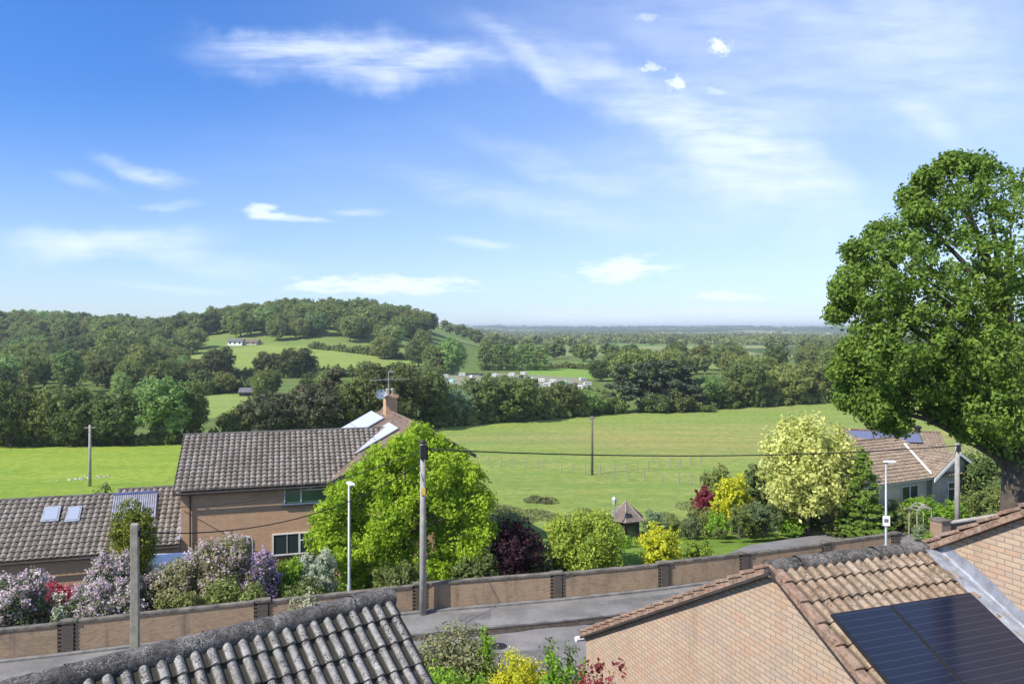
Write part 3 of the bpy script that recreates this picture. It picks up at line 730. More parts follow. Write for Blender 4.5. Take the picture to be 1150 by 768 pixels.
# the remaining, smallest trees read as one far wood
def bulk(name, specs, matkey, label):
    parts = []
    for (x, y, kd, h_, w_, colr, *_r) in specs:
        V, Fq, T = LO[kd]; a = random.uniform(0, 6.28); ca, sa = math.cos(a), math.sin(a); sw = w_/KW[kd]; sh = h_/KH[kd]
        W = np.stack([x+(V[:, 0]*ca-V[:, 1]*sa)*sw, y+(V[:, 0]*sa+V[:, 1]*ca)*sw, hz(x, y)+V[:, 2]*sh], 1)
        off = {'dark': -.35, 'mid': 0, 'light': .4}.get(colr, 0)+random.uniform(-.15, .15)
        parts.append((W, Fq, np.clip(T+off, 0, 1)))
    V, Fq, T = merge(*parts)
    return setp(mesh_np(name, V, Fq, LM[matkey], tint=T), label, 'trees', kind='stuff')
bulk('far_woodland', rest, 'mid', 'hazy far woods and hedgerows across the valley and on the hill')
# woods and hedgerows kilometres away
sp_ = []
for _ in range(5200):
    y = 1000*math.exp(random.uniform(0, 1.9)); x = random.uniform(tp(380), tp(1170))*y
    if vnoise(x, y, 420, 21) > .5 or vnoise(x, y, 90, 31) > .74 or abs(math.sin(y/160+x/700)) < .10:
        if not ((y > 2700) and (y < 3250) and (.19 < x/y < .44)): sp_.append([x, y, 'bush', random.uniform(8, 14), random.uniform(16, 34), 'mid'])
def tiny(specs):
    n_ = len(specs); A = np.array([[s_[0], s_[1], hz(s_[0], s_[1]), s_[3], s_[4]] for s_ in specs]); k_ = 26
    d = unit(n_*k_); d[:, 2] = np.abs(d[:, 2]); B = np.repeat(A, k_, 0)
    P = np.stack([B[:, 0]+d[:, 0]*B[:, 4]/2, B[:, 1]+d[:, 1]*B[:, 4]/2, B[:, 2]+d[:, 2]*B[:, 3]*.8], 1)
    V, Fq, T = leaves(P, d, 2.6, np.clip(np.repeat(rng.uniform(.1, .7, n_), k_)+rng.uniform(-.15, .15, n_*k_), 0, 1), .4, .8)
    return V, Fq, T
V, Fq, T = tiny(sp_); setp(mesh_np('distant_woods', V, Fq, LM['mid'], tint=T), 'blue hazed woods along the distant horizon', 'trees', kind='stuff')

# ------------------------------------------------------------------ buildings
def zc(py, Y): return CAMZ-(py-HY)/F*Y
def tiles(T3, L, run, pitch, wroll, gauge, amp, name, mat, parent, samples=6, clip=None, lift=.04, x0=0, pan=0):
    """rolled tiles in courses. T3(x, s, n): x along the eaves, s down the slope from the ridge, n off the roof plane"""
    nxs = int(L/wroll*samples)+1; X = x0+np.linspace(0, L, nxs)
    ph = (X/wroll) % 1.0
    prof = amp*np.clip(np.sin(np.clip((ph-pan/2)/(1-pan), 0, 1)*math.pi), 0, 1)**(1.4 if pan == 0 else .8)
    nc = int(math.ceil(run/gauge)); V = []; Fq = []
    rowoff = 0
    for c in range(nc):
        s0, s1 = c*gauge, min((c+1)*gauge, run)
        wob = .004*rng.normal(size=nxs//samples+2); wj = np.repeat(wob, samples)[:nxs]
        for (s_, n_) in ((s0, prof), (s1, prof+lift+wj), (s1+.001, prof*.55+lift*.15)):
            for x, nn in zip(X, n_): V.append(T3(x, s_, nn))
        b = c*3*nxs
        for r_ in range(2):
            for i in range(nxs-1): Fq.append([b+r_*nxs+i, b+(r_+1)*nxs+i, b+(r_+1)*nxs+i+1, b+r_*nxs+i+1])
    vt = np.tile(np.concatenate([prof, prof, prof*0])/amp, nc)
    return mesh_np(name, V, Fq, mat, parent, tint=vt)
def slope_fn(fr, yr, zr, pitch, sgn):                 # sgn -1: slope towards local -y
    cp, sp__ = math.cos(pitch), math.sin(pitch)
    return lambda x, s, n_: tuple(fr(x, yr+sgn*(s*cp+n_*sp__), zr-s*sp__+n_*cp))
def window(fr, parent, x0, x1, z0, z1, y, mull=(), glass='glass', name='window', sill=True, bars=0, axis='y', transom=None):
    fw = .06; mb = MB()
    def B(a, b, c, d, y0, y1): mb.box(fr, a, b, y0, y1, c, d)
    B(x0, x1, z0, z0+fw, y-.03, y+.05); B(x0, x1, z1-fw, z1, y-.03, y+.05)
    B(x0, x0+fw, z0+fw, z1-fw, y-.03, y+.05); B(x1-fw, x1, z0+fw, z1-fw, y-.03, y+.05)
    for m_ in mull: B(m_-.035, m_+.035, z0+fw, z1-fw, y-.028, y+.05)
    if transom: B(transom[0], transom[1], transom[2]-.03, transom[2]+.03, y-.026, y+.05)
    for i in range(bars):
        q = x0+fw+(x1-x0-2*fw)*(i+1)/(bars+1); B(q-.012, q+.012, z0+fw, z1-fw, y-.02, y+.0)
    o = mb.build(name, M['white'], parent)
    g = MB().box(fr, x0+fw*.5, x1-fw*.5, y+.005, y+.03, z0+fw*.5, z1-fw*.5).build('pane', M[glass], o)
    if sill: MB().box(fr, x0-.08, x1+.08, y-.1, y+.05, z0-.07, z0-.005).build('sill', M['fascia'], o)
    return o

# --- brick house on the left
g0 = -1.3
H1 = Fr(at(203, 39), 39, g0, 16.6)
house = thing('brick_house', 'orange brick house with dark tiled roof, chimney and solar panels pale with sky glare', 'house', tuple(H1.o), R(16.6))
EV, RG, HWd = 5.23, 7.35, 4.2
pm = math.atan2(RG-EV, HWd)
mb = MB(); mb.extr([H1(0, 0, 0), H1(0, 2*HWd, 0), H1(0, 2*HWd, EV-.05), H1(0, HWd, RG-.1), H1(0, 0, EV-.05)], H1(13.2, 0, 0)-H1(0, 0, 0)); mb.build('wall', M['brick_house'], house)
run = (HWd+.32)/math.cos(pm)
roof = tiles(slope_fn(H1, HWd, RG, pm, -1), 13.6, run, pm, .30, .33, .075, 'roof', M['tile_grey'], house, 6, x0=-.35, lift=.055)
tiles(slope_fn(H1, HWd, RG, pm, 1), 13.6, run, pm, .30, .33, .075, 'roof', M['tile_grey'], house, 3, x0=-.35)
MB().tube([H1(-.37, HWd, RG+.03), H1(12.2, HWd, RG+.03)], .09, 8).build('ridge_tiles', M['ridge_dark'], house)
mb = MB(); mb.tube([H1(-.35, -.40, EV-.25), H1(13, -.40, EV-.25)], .06, 8); g_ = mb.build('gutter', M['fascia'], house)
MB().tube([H1(.45, -.36, EV-.28), H1(.45, -.08, EV-.5), H1(.45, -.08, .1)], .045, 8).build('downpipe', M['fascia'], house)
mb = MB(); mb.hexa([H1(-.36, -.34, EV-.36), H1(-.30, -.34, EV-.36), H1(-.30, HWd, RG-.22), H1(-.36, HWd, RG-.22), H1(-.36, -.34, EV-.19), H1(-.30, -.34, EV-.19), H1(-.30, HWd, RG-.02), H1(-.36, HWd, RG-.02)]); mb.build('bargeboard', M['fascia'], house)
MB().box(H1, -.3, 13, -.30, -.05, EV-.30, EV-.24).build('soffit', M['fascia'], house)
# windows (front)
def lx(px, y=0):                                      # local x on the front wall for an image column
    t = (px-575)/F; o = H1.o; a = H1.a
    return (t*(o.y+y*math.cos(a))-(o.x-y*math.sin(a)))/(math.cos(a)-t*math.sin(a))
def lz(px, py):
    Y = (H1(lx(px), 0, 0)).y; return zc(py, Y)-g0
window(H1, house, lx(319), lx(368), lz(319, 567), lz(319, 542.5), -.03, (lx(338),), 'glass_green_refl', transom=(lx(338), lx(368), lz(338, 550)))
window(H1, house, lx(306), lx(368), lz(306, 624), lz(306, 599.5), -.03, (lx(336),), 'glass', bars=3, transom=(lx(336), lx(368), lz(338, 606)))
wx0, wx1 = lx(268), lx(284)
mb = MB(); ar = [H1(wx0, -.04, 1.1), H1(wx1, -.04, 1.1), H1(wx1, -.04, lz(270, 608))]
for i in range(7):
    t = math.pi*i/6; ar.append(H1((wx0+wx1)/2+math.cos(t)*(wx1-wx0)/2*.98, -.04, lz(270, 608)+.28*math.sin(t)))
mb.extr(ar, H1(0, .1, 0)-H1(0, 0, 0)); o = mb.build('arched_window', M['white'], house)
ar2 = [H1(wx0+.06, -.05, 1.15), H1(wx1-.06, -.05, 1.15), H1(wx1-.06, -.05, lz(270, 608))]+[H1((wx0+wx1)/2+math.cos(math.pi*i/6)*((wx1-wx0)/2-.07), -.05, lz(270, 608)+.22*math.sin(math.pi*i/6)) for i in range(7)]
MB().extr(ar2, H1(0, .03, 0)-H1(0, 0, 0)).build('pane', M['glass'], o)
# rear wing with the chimney
WF = Fr(-4.93, 42.36, g0, 21.3); wr, ww, WL = 7.9, 4.8, 10.6
pw = R(28); we = wr-ww*math.tan(pw)
wing = MB(); wr_ = 3.0; wing.extr([WF(-ww+.3, 0.3, 0), WF(wr_-.3, .3, 0), WF(wr_-.3, .3, wr-wr_*math.tan(pw)+.1), WF(0, .3, wr-.08), WF(-ww+.3, .3, we+.15)], WF(0, WL-.6, 0)-WF(0, 0, 0)); wing.build('wing_wall', M['brick_house'], house)
def wing_slope(sgn):
    cp, sp__ = math.cos(pw), math.sin(pw)
    return lambda x, s, n_: tuple(WF(sgn*(s*cp+n_*sp__), x, wr-s*sp__+n_*cp))
tiles(wing_slope(-1), WL, ww/math.cos(pw)+.15, pw, .165, .18, .012, 'wing_roof', M['tile_brown'], house, 3, lift=.018)
tiles(wing_slope(1), WL, wr_/math.cos(pw)+.15, pw, .165, .18, .012, 'wing_roof', M['tile_brown'], house, 3, lift=.018)
MB().tube([WF(0, -.02, wr+.02), WF(0, WL+.02, wr+.02)], .11, 8).build('wing_ridge_tiles', M['tile_brown'], house)
# white verge edge board along the valley and the gables
for y_ in (-.03, WL-.02):
    mb = MB()
    for sg in (-1, 1):
        xe_ = -(ww+.1) if sg < 0 else wr_+.1; ze_ = wr-abs(xe_)*math.tan(pw)
        a_, b_ = WF(0, y_, wr-.02), WF(xe_, y_, ze_-.04)
        mb.hexa([a_-Vector((0, 0, .2)), WF(0, y_+.05, wr-.22), WF(xe_, y_+.05, ze_-.24), b_-Vector((0, 0, .2)), a_, WF(0, y_+.05, wr-.02), WF(xe_, y_+.05, ze_-.04), b_])
    mb.build('bargeboard', M['fascia'], house)
# panels: found on the roof plane from where they are seen
def on_plane(px, py, P0, Nn):
    d = Vector(((px-575)/F, 1, -(py-HY)/F)); o = Vector((0, 0, CAMZ)); return o+d*((P0-o).dot(Nn)/d.dot(Nn))
PN = (WF(-math.sin(pw), 0, math.cos(pw))-WF(0, 0, 0)).normalized()
P0 = Vector(wing_slope(-1)(0, 0, .14))
def panel(cs, parent, mat, Nn, name='solar_panel', th=.05, frame='galv', splits=1):
    mb = MB(); mb.extr([c-Nn*th for c in cs], Nn*th); o = mb.build(name, M['galv'] if frame == 'galv' else M['black'], parent)
    c0, c1, c2, c3 = cs
    for i in range(splits):
        a_, b_ = i/splits, (i+1)/splits; e_ = .02
        q = [c0.lerp(c1, a_).lerp(c3.lerp(c2, a_), .03), c0.lerp(c1, b_-e_).lerp(c3.lerp(c2, b_-e_), .03), c0.lerp(c1, b_-e_).lerp(c3.lerp(c2, b_-e_), .97), c0.lerp(c1, a_).lerp(c3.lerp(c2, a_), .97)]
        MB().extr([p_+Nn*.001 for p_ in q], Nn*.008).build('solar_cells', M[mat], o)
    return o
def par(p0, p1, p3): return [p0, p1, p1+(p3-p0), p3]
a_ = on_plane(417, 461, P0, PN); b_ = on_plane(431, 469, P0, PN)
dsl = (Vector(wing_slope(-1)(0, 1, 0))-Vector(wing_slope(-1)(0, 0, 0)))
panel([a_, a_+dsl*3.4, b_+dsl*3.4, b_], house, 'pvglare', PN, splits=2)
a_ = on_plane(436.5, 474, P0, PN); b_ = on_plane(447.5, 480.5, P0, PN)
panel([a_, a_+dsl*2.9, b_+dsl*2.9, b_], house, 'pvglare', PN, splits=2)
# chimney
cy_ = WL-2.2
cb = MB(); cb.box(WF, -.38, .38, cy_-.4, cy_+.4, wr-.6, wr+.95); cb.box(WF, -.45, .45, cy_-.47, cy_+.47, wr+.95, wr+1.12)
ch = cb.build('chimney', M['brick_house'], house)
for dx in (-.17, .17):
    MB().lathe(WF(dx, cy_, wr+1.12), [(.13, 0), (.12, .3), (.15, .34), (.15, .4), (.10, .42)], 10).build('chimney_pot', M['stone'], ch, True)
an = MB(); an.tube([WF(-.2, cy_-.45, wr+.3), WF(-.2, cy_-.45, wr+2.7)], .03, 6)
an.tube([WF(-1.5, cy_-.75, wr+2.15), WF(1.3, cy_+.1, wr+2.15)], .02, 5)
for i in range(9):
    q = WF(-1.4+i*.32, cy_-.72+i*.1, wr+2.15); an.tube([q+Vector((.05, -.22, 0)), q+Vector((-.05, .22, 0))], .012, 4)
an.tube([WF(-.2, cy_-.45, wr+2.65), WF(.1, cy_-.4, wr+2.65)], .05, 5)
an.build('aerial', M['galv'], ch)
ds = MB(); c_ = WF(-.75, cy_-.6, wr+1.2); k_ = len(ds.v); nrm = Vector((.2, -.8, .5)).normalized(); a_ = nrm.cross(Vector((0, 0, 1))).normalized(); b_ = nrm.cross(a_)
for r_, d_ in ((0, 0), (.2, .03), (.36, .1), (.36, .08), (.2, .01), (0, -.02)):
    for j in range(12): t = 2*math.pi*j/12; ds.v.append(tuple(c_+nrm*d_+(a_*math.cos(t)+b_*math.sin(t))*r_))
for i in range(5):
    for j in range(12): ds.f.append([i*12+j, i*12+(j+1) % 12, (i+1)*12+(j+1) % 12, (i+1)*12+j])
ds.tube([c_, c_+nrm*.45+Vector((0, 0, -.15))], .015, 5); ds.tube([c_, WF(-.2, cy_-.45, wr+1.0)], .025, 5)
ds.build('satellite_dish', simple('dish_grey', (.18, .22, .26), .5), ch)

# --- low garage range, joined to the house
gar = thing('garage_wing', 'low brick garage range with solar tubes and roof windows at the far left', 'garage', tuple(H1(-8, 0, 0)), R(16.6))
def garage(x0, x1, y0, ev, rg, hw):
    pg = math.atan2(rg-ev, hw)
    MB().extr([H1(x0, y0, 0), H1(x0, y0+2*hw, 0), H1(x0, y0+2*hw, ev-.05), H1(x0, y0+hw, rg-.1), H1(x0, y0, ev-.05)], H1(x1-x0, 0, 0)-H1(0, 0, 0)).build('wall', M['brick_house'], gar)
    for sg in (-1, 1):
        tiles(slope_fn(H1, y0+hw, rg, pg, sg), x1-x0, (hw+.3)/math.cos(pg), pg, .30, .33, .075, 'roof', M['tile_grey'], gar, 6 if sg < 0 else 3, x0=x0, lift=.055)
    MB().tube([H1(x0, y0+hw, rg+.03), H1(x1, y0+hw, rg+.03)], .09, 8).build('ridge_tiles', M['ridge_dark'], gar)
    MB().tube([H1(x0, y0-.38, ev-.28), H1(x1, y0-.38, ev-.28)], .06, 8).build('gutter', M['fascia'], gar)
    return pg
pg1 = garage(-3.5, -.02, 0, 2.62, 4.68, 3.2)
pg2 = garage(-20, -3.53, .2, 2.35, 4.42, 3.2)
MB().box(H1, -.2, -.03, -.25, 3.1, 2.0, 2.05).build('flashing', M['lead'], gar)
mbf = MB(); f1 = slope_fn(H1, 3.2, 4.68, pg1, -1); mbf.hexa([f1(-.2, .2, .06), f1(-.02, .2, .06), f1(-.02, 3.9, .06), f1(-.2, 3.9, .06), f1(-.2, .2, .1), f1(-.02, .2, .1), f1(-.02, 3.9, .1), f1(-.2, 3.9, .1)]); mbf.build('flashing', M['lead'], gar)
Ng = (H1(0, -math.sin(pg1), math.cos(pg1))-H1(0, 0, 0)).normalized()
P1 = Vector(f1(0, 0, .16))
q0, q1, q2, q3 = [on_plane(*p_, P1, Ng) for p_ in ((128, 556), (177, 553), (175, 581), (124, 583))]
tp_ = MB(); tp_.extr([p_-Ng*.04 for p_ in (q0, q1, q2, q3)], Ng*.03); tpo = tp_.build('solar_thermal_panel', M['galv'], gar)
tb = MB()
for i in range(20):
    t = (i+.5)/20; tb.tube([q0.lerp(q1, t)+Ng*.03, q3.lerp(q2, t)+Ng*.03], .045, 6)
tb.build('tubes', M['thermal'], tpo)
MB().tube([q0+Ng*.06, q1+Ng*.06], .08, 8).build('manifold', simple('manifold_blue', (.10, .12, .25), .4), tpo)
f2 = slope_fn(H1, 3.4, 4.42, pg2, -1)
for px0, px1 in ((48, 69), (75, 92.5)):
    P2 = Vector(f2(0, 0, .12)); q = [on_plane(*p_, P2, Ng) for p_ in ((px0+2, 569), (px1, 568), (px1-3.5, 585), (px0-3, 586.5))]
    o = MB().extr([p_-Ng*.08 for p_ in q], Ng*.12).build('roof_window', M['lead'], gar)
    cc = (q[0]+q[1]+q[2]+q[3])/4
    MB().extr([cc+(p_-cc)*.78+Ng*.042 for p_ in q], Ng*.012).build('pane', glass_mat('skylight_glass', (.35, .38, .45), .1), o)

# --- bungalow on the right
gb = -.7
BF = Fr(at(1047, 48.5), 48.5, gb, 27)
bun = thing('bungalow', 'pale rendered bungalow with buff tiled roofs and blue solar panels below the great oak', 'house', tuple(BF.o), R(27))
e_ = 3.5; pb = R(21)
MB().box(BF, -7.6, 0, .35, 4.9, 0, e_-.05).build('wall', M['render'], bun)
sb = slope_fn(BF, 4.3, e_+4.3*math.tan(pb), pb, -1)
tiles(sb, 10.5, 4.3/math.cos(pb)+.35, pb, .3, .36, .05, 'roof', M['tile_buff'], bun, 6, x0=-7.9, lift=.05)
MB().tube([BF(-7.9, 4.3, e_+1.68), BF(2.2, 4.3, e_+1.68)], .09, 8).build('ridge_tiles', M['tile_brown'], bun)
MB().tube([BF(-7.9, -.12, e_-.2), BF(-.1, -.12, e_-.2)], .06, 8).build('gutter', M['white'], bun)
# gable wing facing the road
ga = 2.3; gh = e_+ga*math.tan(R(29))
gp = R(29)
MB().extr([BF(.02, -.0, 0), BF(2*ga, 0, 0), BF(2*ga, 0, e_), BF(ga, 0, gh-.05), BF(.02, 0, e_)], BF(0, 9, 0)-BF(0, 0, 0)).build('gable_wall', simple('gable_render_shaded', (.44, .40, .32), .95, var=.15, scale=2, bump=.01), bun)  # render toned darker to paint in the gable's shade
for sg in (-1, 1):
    fn = lambda x, s, n_, sg=sg: tuple(BF(ga+sg*(s*math.cos(gp)+n_*math.sin(gp)), x, gh-s*math.sin(gp)+n_*math.cos(gp)))
    tiles(fn, 9.3, ga/math.cos(gp)+.3, gp, .25, .3, .03, 'gable_roof', M['tile_buff'], bun, 4, x0=-.35)
mb = MB()
for sg in (-1, 1):
    a_, b_ = BF(ga, -.38, gh+.02), BF(ga+sg*(ga+.3), -.38, e_-.18); d_ = BF(0, .05, 0)-BF(0, 0, 0)
    mb.hexa([a_-Vector((0, 0, .2)), a_-Vector((0, 0, .2))+d_, b_-Vector((0, 0, .2))+d_, b_-Vector((0, 0, .2)), a_, a_+d_, b_+d_, b_])
mb.build('bargeboard', M['white'], bun)
vl = MB(); v0, v1 = BF(-.1, .0, e_+.03), BF(1.9, 3.3, e_+1.3)
vl.tube([v0+Vector((0, 0, .08)), v1+Vector((0, 0, .1))], .07, 6); vl.build('valley_lead', M['white'], bun)
window(BF, bun, -2.55, -.95, 1.55, 2.95, .30, (-1.75,), 'glass')
window(BF, bun, -6.5, -4.6, 1.3, 2.95, .30, (-5.55,), 'glass_green_refl')
window(BF, bun, 1.5, 2.7, 1.6, 2.9, -.03, (), 'glass', transom=(1.5, 2.7, 2.45))
# rear roof with solar panels
A_ = Vector((at(948, 62), 62, 0)); B_ = Vector((at(1056, 60), 60, 0)); rd = (B_-A_); an_ = math.degrees(math.atan2(rd.y, rd.x))
RF = Fr(A_.x, A_.y, gb, an_); zr = zc(482.5, 62)-gb; pr = R(22); Lr = rd.length
MB().extr([RF(.2, -5.5, 0), RF(.2, 5, 0), RF(.2, 5, zr-2.1), RF(.2, 0, zr-.1), RF(.2, -5.5, zr-2.3)], RF(Lr-.4, 0, 0)-RF(0, 0, 0)).build('rear_wall', M['render'], bun)
for sg in (-1, 1): tiles(slope_fn(RF, 0, zr, pr, sg), Lr, 6.0, pr, .25, .3, .03, 'rear_roof', M['tile_buff'], bun, 4)
MB().tube([RF(0, 0, zr+.04), RF(Lr, 0, zr+.04)], .09, 8).build('rear_ridge_tiles', M['tile_brown'], bun)
fv = MB(); fv.lathe(RF(Lr-1.6, 0, zr+.03), [(.22, 0), (.2, .25), (.3, .3), (.3, .42), (.1, .5)], 8); fv.build('flue_vent', M['black'], bun)
Nr = (RF(0, -math.sin(pr), math.cos(pr))-RF(0, 0, 0)).normalized()
fr_ = slope_fn(RF, 0, zr, pr, -1)
for (x0, x1, s0, s1) in ((.3, 2.0, .3, 1.9), (2.05, 3.75, .3, 1.9), (3.8, 5.4, .35, 1.9), (.3, 2.0, 2.0, 3.6), (2.05, 3.7, 2.0, 3.6)):
    q = [Vector(fr_(x0, s0, .14)), Vector(fr_(x1, s0, .14)), Vector(fr_(x1, s1, .14)), Vector(fr_(x0, s1, .14))]
    panel(q, bun, 'pvblue', Nr, frame='black')

# --- foreground left roof
zf = 1.5
LF = Fr(-1.6, 10.0, zf, 39.3)
fl_h = thing('foreground_house', 'house whose weathered grey tiled roof with lichen fills the bottom left corner', 'house', tuple(LF.o), R(39.3))
LR = 8.55-zf; pl = math.atan(.76)
fs = slope_fn(LF, 0, LR, pl, -1)
MB().extr([LF(-.25, -4.3, 0), LF(-.25, 4.3, 0), LF(-.25, 4.3, LR-4.3*.76), LF(-.25, 0, LR-.08), LF(-.25, -4.3, LR-4.3*.76)], LF(-10, 0, 0)-LF(0, 0, 0)).build('wall', M['brick_pink'], fl_h)
tiles(fs, 10, 5.8, pl, .172, .345, .045, 'roof', M['tile_front'], fl_h, 14, x0=-10.0, lift=.032, pan=.34)
tiles(slope_fn(LF, 0, LR, pl, 1), 10, 5.8, pl, .172, .345, .045, 'roof', M['tile_front'], fl_h, 4, x0=-10, lift=.03)
def ridge(fr, x0, x1, z, mat, parent, r=.125, seg=.45, name='ridge_tiles', drop=.06, yo=0):
    mb = MB(); x = x0; i = 0
    while x < x1-.01:
        xe = min(x+seg, x1); rr = r*random.uniform(.97, 1.03); dz = random.uniform(-.006, .006); k = len(mb.v); n_ = 12; m_ = 5
        for a in range(m_+1):
            xx = x+(xe-x)*a/m_; fl_ = 1.0+(.07 if a == 0 else 0)
            for j in range(n_+1):
                t = math.pi*(-.12+1.24*j/n_); jit_ = 1+random.uniform(-.03, .03)
                mb.v.append(tuple(fr(xx, yo+math.cos(t)*rr*fl_*jit_*1.15, z+dz-drop+math.sin(t)*rr*fl_*jit_)))
        for a in range(m_):
            for j in range(n_): mb.f.append([k+a*(n_+1)+j, k+a*(n_+1)+j+1, k+(a+1)*(n_+1)+j+1, k+(a+1)*(n_+1)+j])
        x = xe
    # closed ends of mortar
    for xx in (x0+.01, x1-.01):
        mb.poly([fr(xx, yo+math.cos(math.pi*j/10)*r*1.1, z-drop+math.sin(math.pi*j/10)*r) for j in range(11)]+[fr(xx, yo-r*1.1, z-drop-.12), fr(xx, yo+r*1.1, z-drop-.12)])
    return mb.build(name, mat, parent, True)
ridge(LF, -10, .03, LR+.025, M['ridge_dark'], fl_h, r=.122)
mb = MB(); q = [Vector(fs(.0, .05, -.03)), Vector(fs(0, 5.8, -.03)), Vector(fs(0, 5.8, -.11)), Vector(fs(0, .05, -.11))]; mb.extr(q, LF(-.24, 0, 0)-LF(0, 0, 0)); mb.build('verge', M['verge'], fl_h)

# --- foreground right house
RFm = Fr(at(865, 10.4), 10.4, zf, 19.5)
rh_ = thing('foreground_house', 'house with pinkish brick gable, warm tiled roof and big black solar panels', 'house', tuple(RFm.o), R(19.5))
RR = zc(636, 10.4)-zf; tpn = .52; pp = math.atan(tpn); HS = 6.1
MB().extr([RFm(0.1, -HS, 0), RFm(0.1, -HS, RR-HS*tpn-.1), RFm(.1, 0, RR-.1), RFm(.1, HS, RR-HS*tpn-.1), RFm(.1, HS, 0)], RFm(2.7, 0, 0)-RFm(0, 0, 0)).build('gable_wall', M['brick_pink'], rh_)
fn1 = slope_fn(RFm, 0, RR, pp, -1); fn2 = slope_fn(RFm, 0, RR, pp, 1); rl = HS/math.cos(pp)+.12
tiles(fn1, 2.9, rl, pp, .163, .345, .045, 'roof', M['tile_warm'], rh_, 14, x0=0.0, lift=.034, pan=.25)
tiles(fn2, 2.9, rl, pp, .163, .345, .045, 'roof', M['tile_warm'], rh_, 8, x0=0.0, lift=.034)
ridge(RFm, -.02, 2.84, RR+.04, M['ridge_dark'], rh_, r=.112)
# verge: tile ends on a mortar bed, undercloak below
for fn in (fn1, fn2):
    MB().extr([Vector(fn(-.01, 0, .02)), Vector(fn(-.01, rl, .02)), Vector(fn(-.01, rl, -.06)), Vector(fn(-.01, 0, -.06))], RFm(.13, 0, 0)-RFm(0, 0, 0)).build('verge', M['verge'], rh_)
    MB().extr([Vector(fn(-.015, 0, -.062)), Vector(fn(-.015, rl, -.062)), Vector(fn(-.015, rl, -.10)), Vector(fn(-.015, 0, -.10))], RFm(.14, 0, 0)-RFm(0, 0, 0)).build('undercloak', M['fascia'], rh_)
    mb = MB(); i = 0
    while (i+1)*.345 < rl:
        s0 = i*.345; mb.hexa([fn(-.03, s0, .0), fn(.08, s0, .0), fn(.08, s0+.345, .03), fn(-.03, s0+.345, .03), fn(-.03, s0, .045), fn(.08, s0, .05), fn(.08, s0+.345, .085), fn(-.03, s0+.345, .08)]); i += 1
    mb.build('verge_tiles', M['verge'], rh_, bevel=.008)
MB().box(RFm, -.02, .03, -6.4, -6.2, RR-HS*tpn-.3, RR-HS*tpn-.1).build('gutter_end', M['white'], rh_)
MB().tube([RFm(-.05, HS+.2, RR-(HS+.2)*tpn-.1), RFm(2.6, HS+.2, RR-(HS+.2)*tpn-.1)], .06, 8).build('gutter', M['white'], rh_)
# security light on the gable, only its top in view
sl = MB(); c_ = RFm(.02, 0, 0)
# second, taller block with its own gable
x2 = 2.86; y2 = -3.3; r2 = RR+.03-y2*tpn*1.1; t2 = tpn*1.1; p2 = math.atan(t2); hs2 = 5.6
MB().extr([RFm(x2, y2-hs2, 0), RFm(x2, y2-hs2, r2-hs2*t2-.1), RFm(x2, y2, r2-.1), RFm(x2, y2+hs2, r2-hs2*t2-.1), RFm(x2, y2+hs2, 0)], RFm(9, 0, 0)-RFm(0, 0, 0)).build('gable_wall', M['brick_pink'], rh_)
fm1 = slope_fn(RFm, y2, r2, p2, -1); fm2 = slope_fn(RFm, y2, r2, p2, 1)
for fm in (fm1, fm2):
    tiles(fm, 9.2, hs2/math.cos(p2)+.1, p2, .163, .345, .045, 'roof', M['tile_warm'], rh_, 7, x0=x2-.12, lift=.034)
    MB().extr([Vector(fm(x2-.13, 0, .0)), Vector(fm(x2-.13, 6.2, .0)), Vector(fm(x2-.13, 6.2, -.08)), Vector(fm(x2-.13, 0, -.08))], RFm(.12, 0, 0)-RFm(0, 0, 0)).build('verge', M['verge'], rh_)
    mb = MB(); i = 0
    while (i+1)*.345 < 6.2:
        s0 = i*.345; mb.hexa([fm(x2-.15, s0, .0), fm(x2-.02, s0, .0), fm(x2-.02, s0+.345, .03), fm(x2-.15, s0+.345, .03), fm(x2-.15, s0, .045), fm(x2-.02, s0, .05), fm(x2-.02, s0+.345, .085), fm(x2-.15, s0+.345, .08)]); i += 1
    mb.build('verge_tiles', M['verge'], rh_, bevel=.008)
ridge(RFm, x2-.1, 11.8, r2+.05, M['ridge_dark'], rh_, yo=y2)
# lead flashing along the abutment
V = []; ns = 44
for i in range(ns+1):
    s_ = i*6.6/ns; j = .012*math.sin(i*1.9)
    for (dx, n_) in ((-.24, .055+j), (-.14, .075-j), (-.02, .07+j), (-.006, .10), (-.006, .24+.03*((i//4) % 2))): V.append(fn1(x2+dx, s_, n_))
mesh_np('lead_flashing', V, np.array([[i*5+j, (i+1)*5+j, (i+1)*5+j+1, i*5+j+1] for i in range(ns) for j in range(4)]), M['lead'], rh_)
# big dark panel array: two panels side by side
Np = (RFm(0, -math.sin(pp), math.cos(pp))-RFm(0, 0, 0)).normalized(); P3 = Vector(fn1(0, 0, .17))
tl = on_plane(929, 681.5, P3, Np); tr = on_plane(1081, 655, P3, Np)
def loc1(p): q = worldmat(rh_).inverted() @ p; return q
a1, a2 = loc1(tl), loc1(tr); dn_ = (Vector(fn1(0, 1, 0))-Vector(fn1(0, 0, 0)))
s_top = (-(a1.y))/math.cos(pp)
xa, xb = a1.x, min(a2.x, x2-.34); xm = xa+(xb-xa)*.40
for (q0, q1) in ((xa, xm-.01), (xm+.01, xb)):
    cs = [Vector(fn1(q0, s_top, .15)), Vector(fn1(q1, s_top, .15)), Vector(fn1(q1, s_top+3.6, .15)), Vector(fn1(q0, s_top+3.6, .15))]
    mb = MB().extr([c-Np*.04 for c in cs], Np*.04); o = mb.build('solar_panel', M['black'], rh_)
    c5 = [Vector(fn1(q0+.02, s_top+.02, .152)), Vector(fn1(q1-.02, s_top+.02, .152)), Vector(fn1(q1-.02, s_top+3.58, .152)), Vector(fn1(q0+.02, s_top+3.58, .152))]
    MB().extr(c5, Np*.004).build('solar_cells', M['pv'], o)

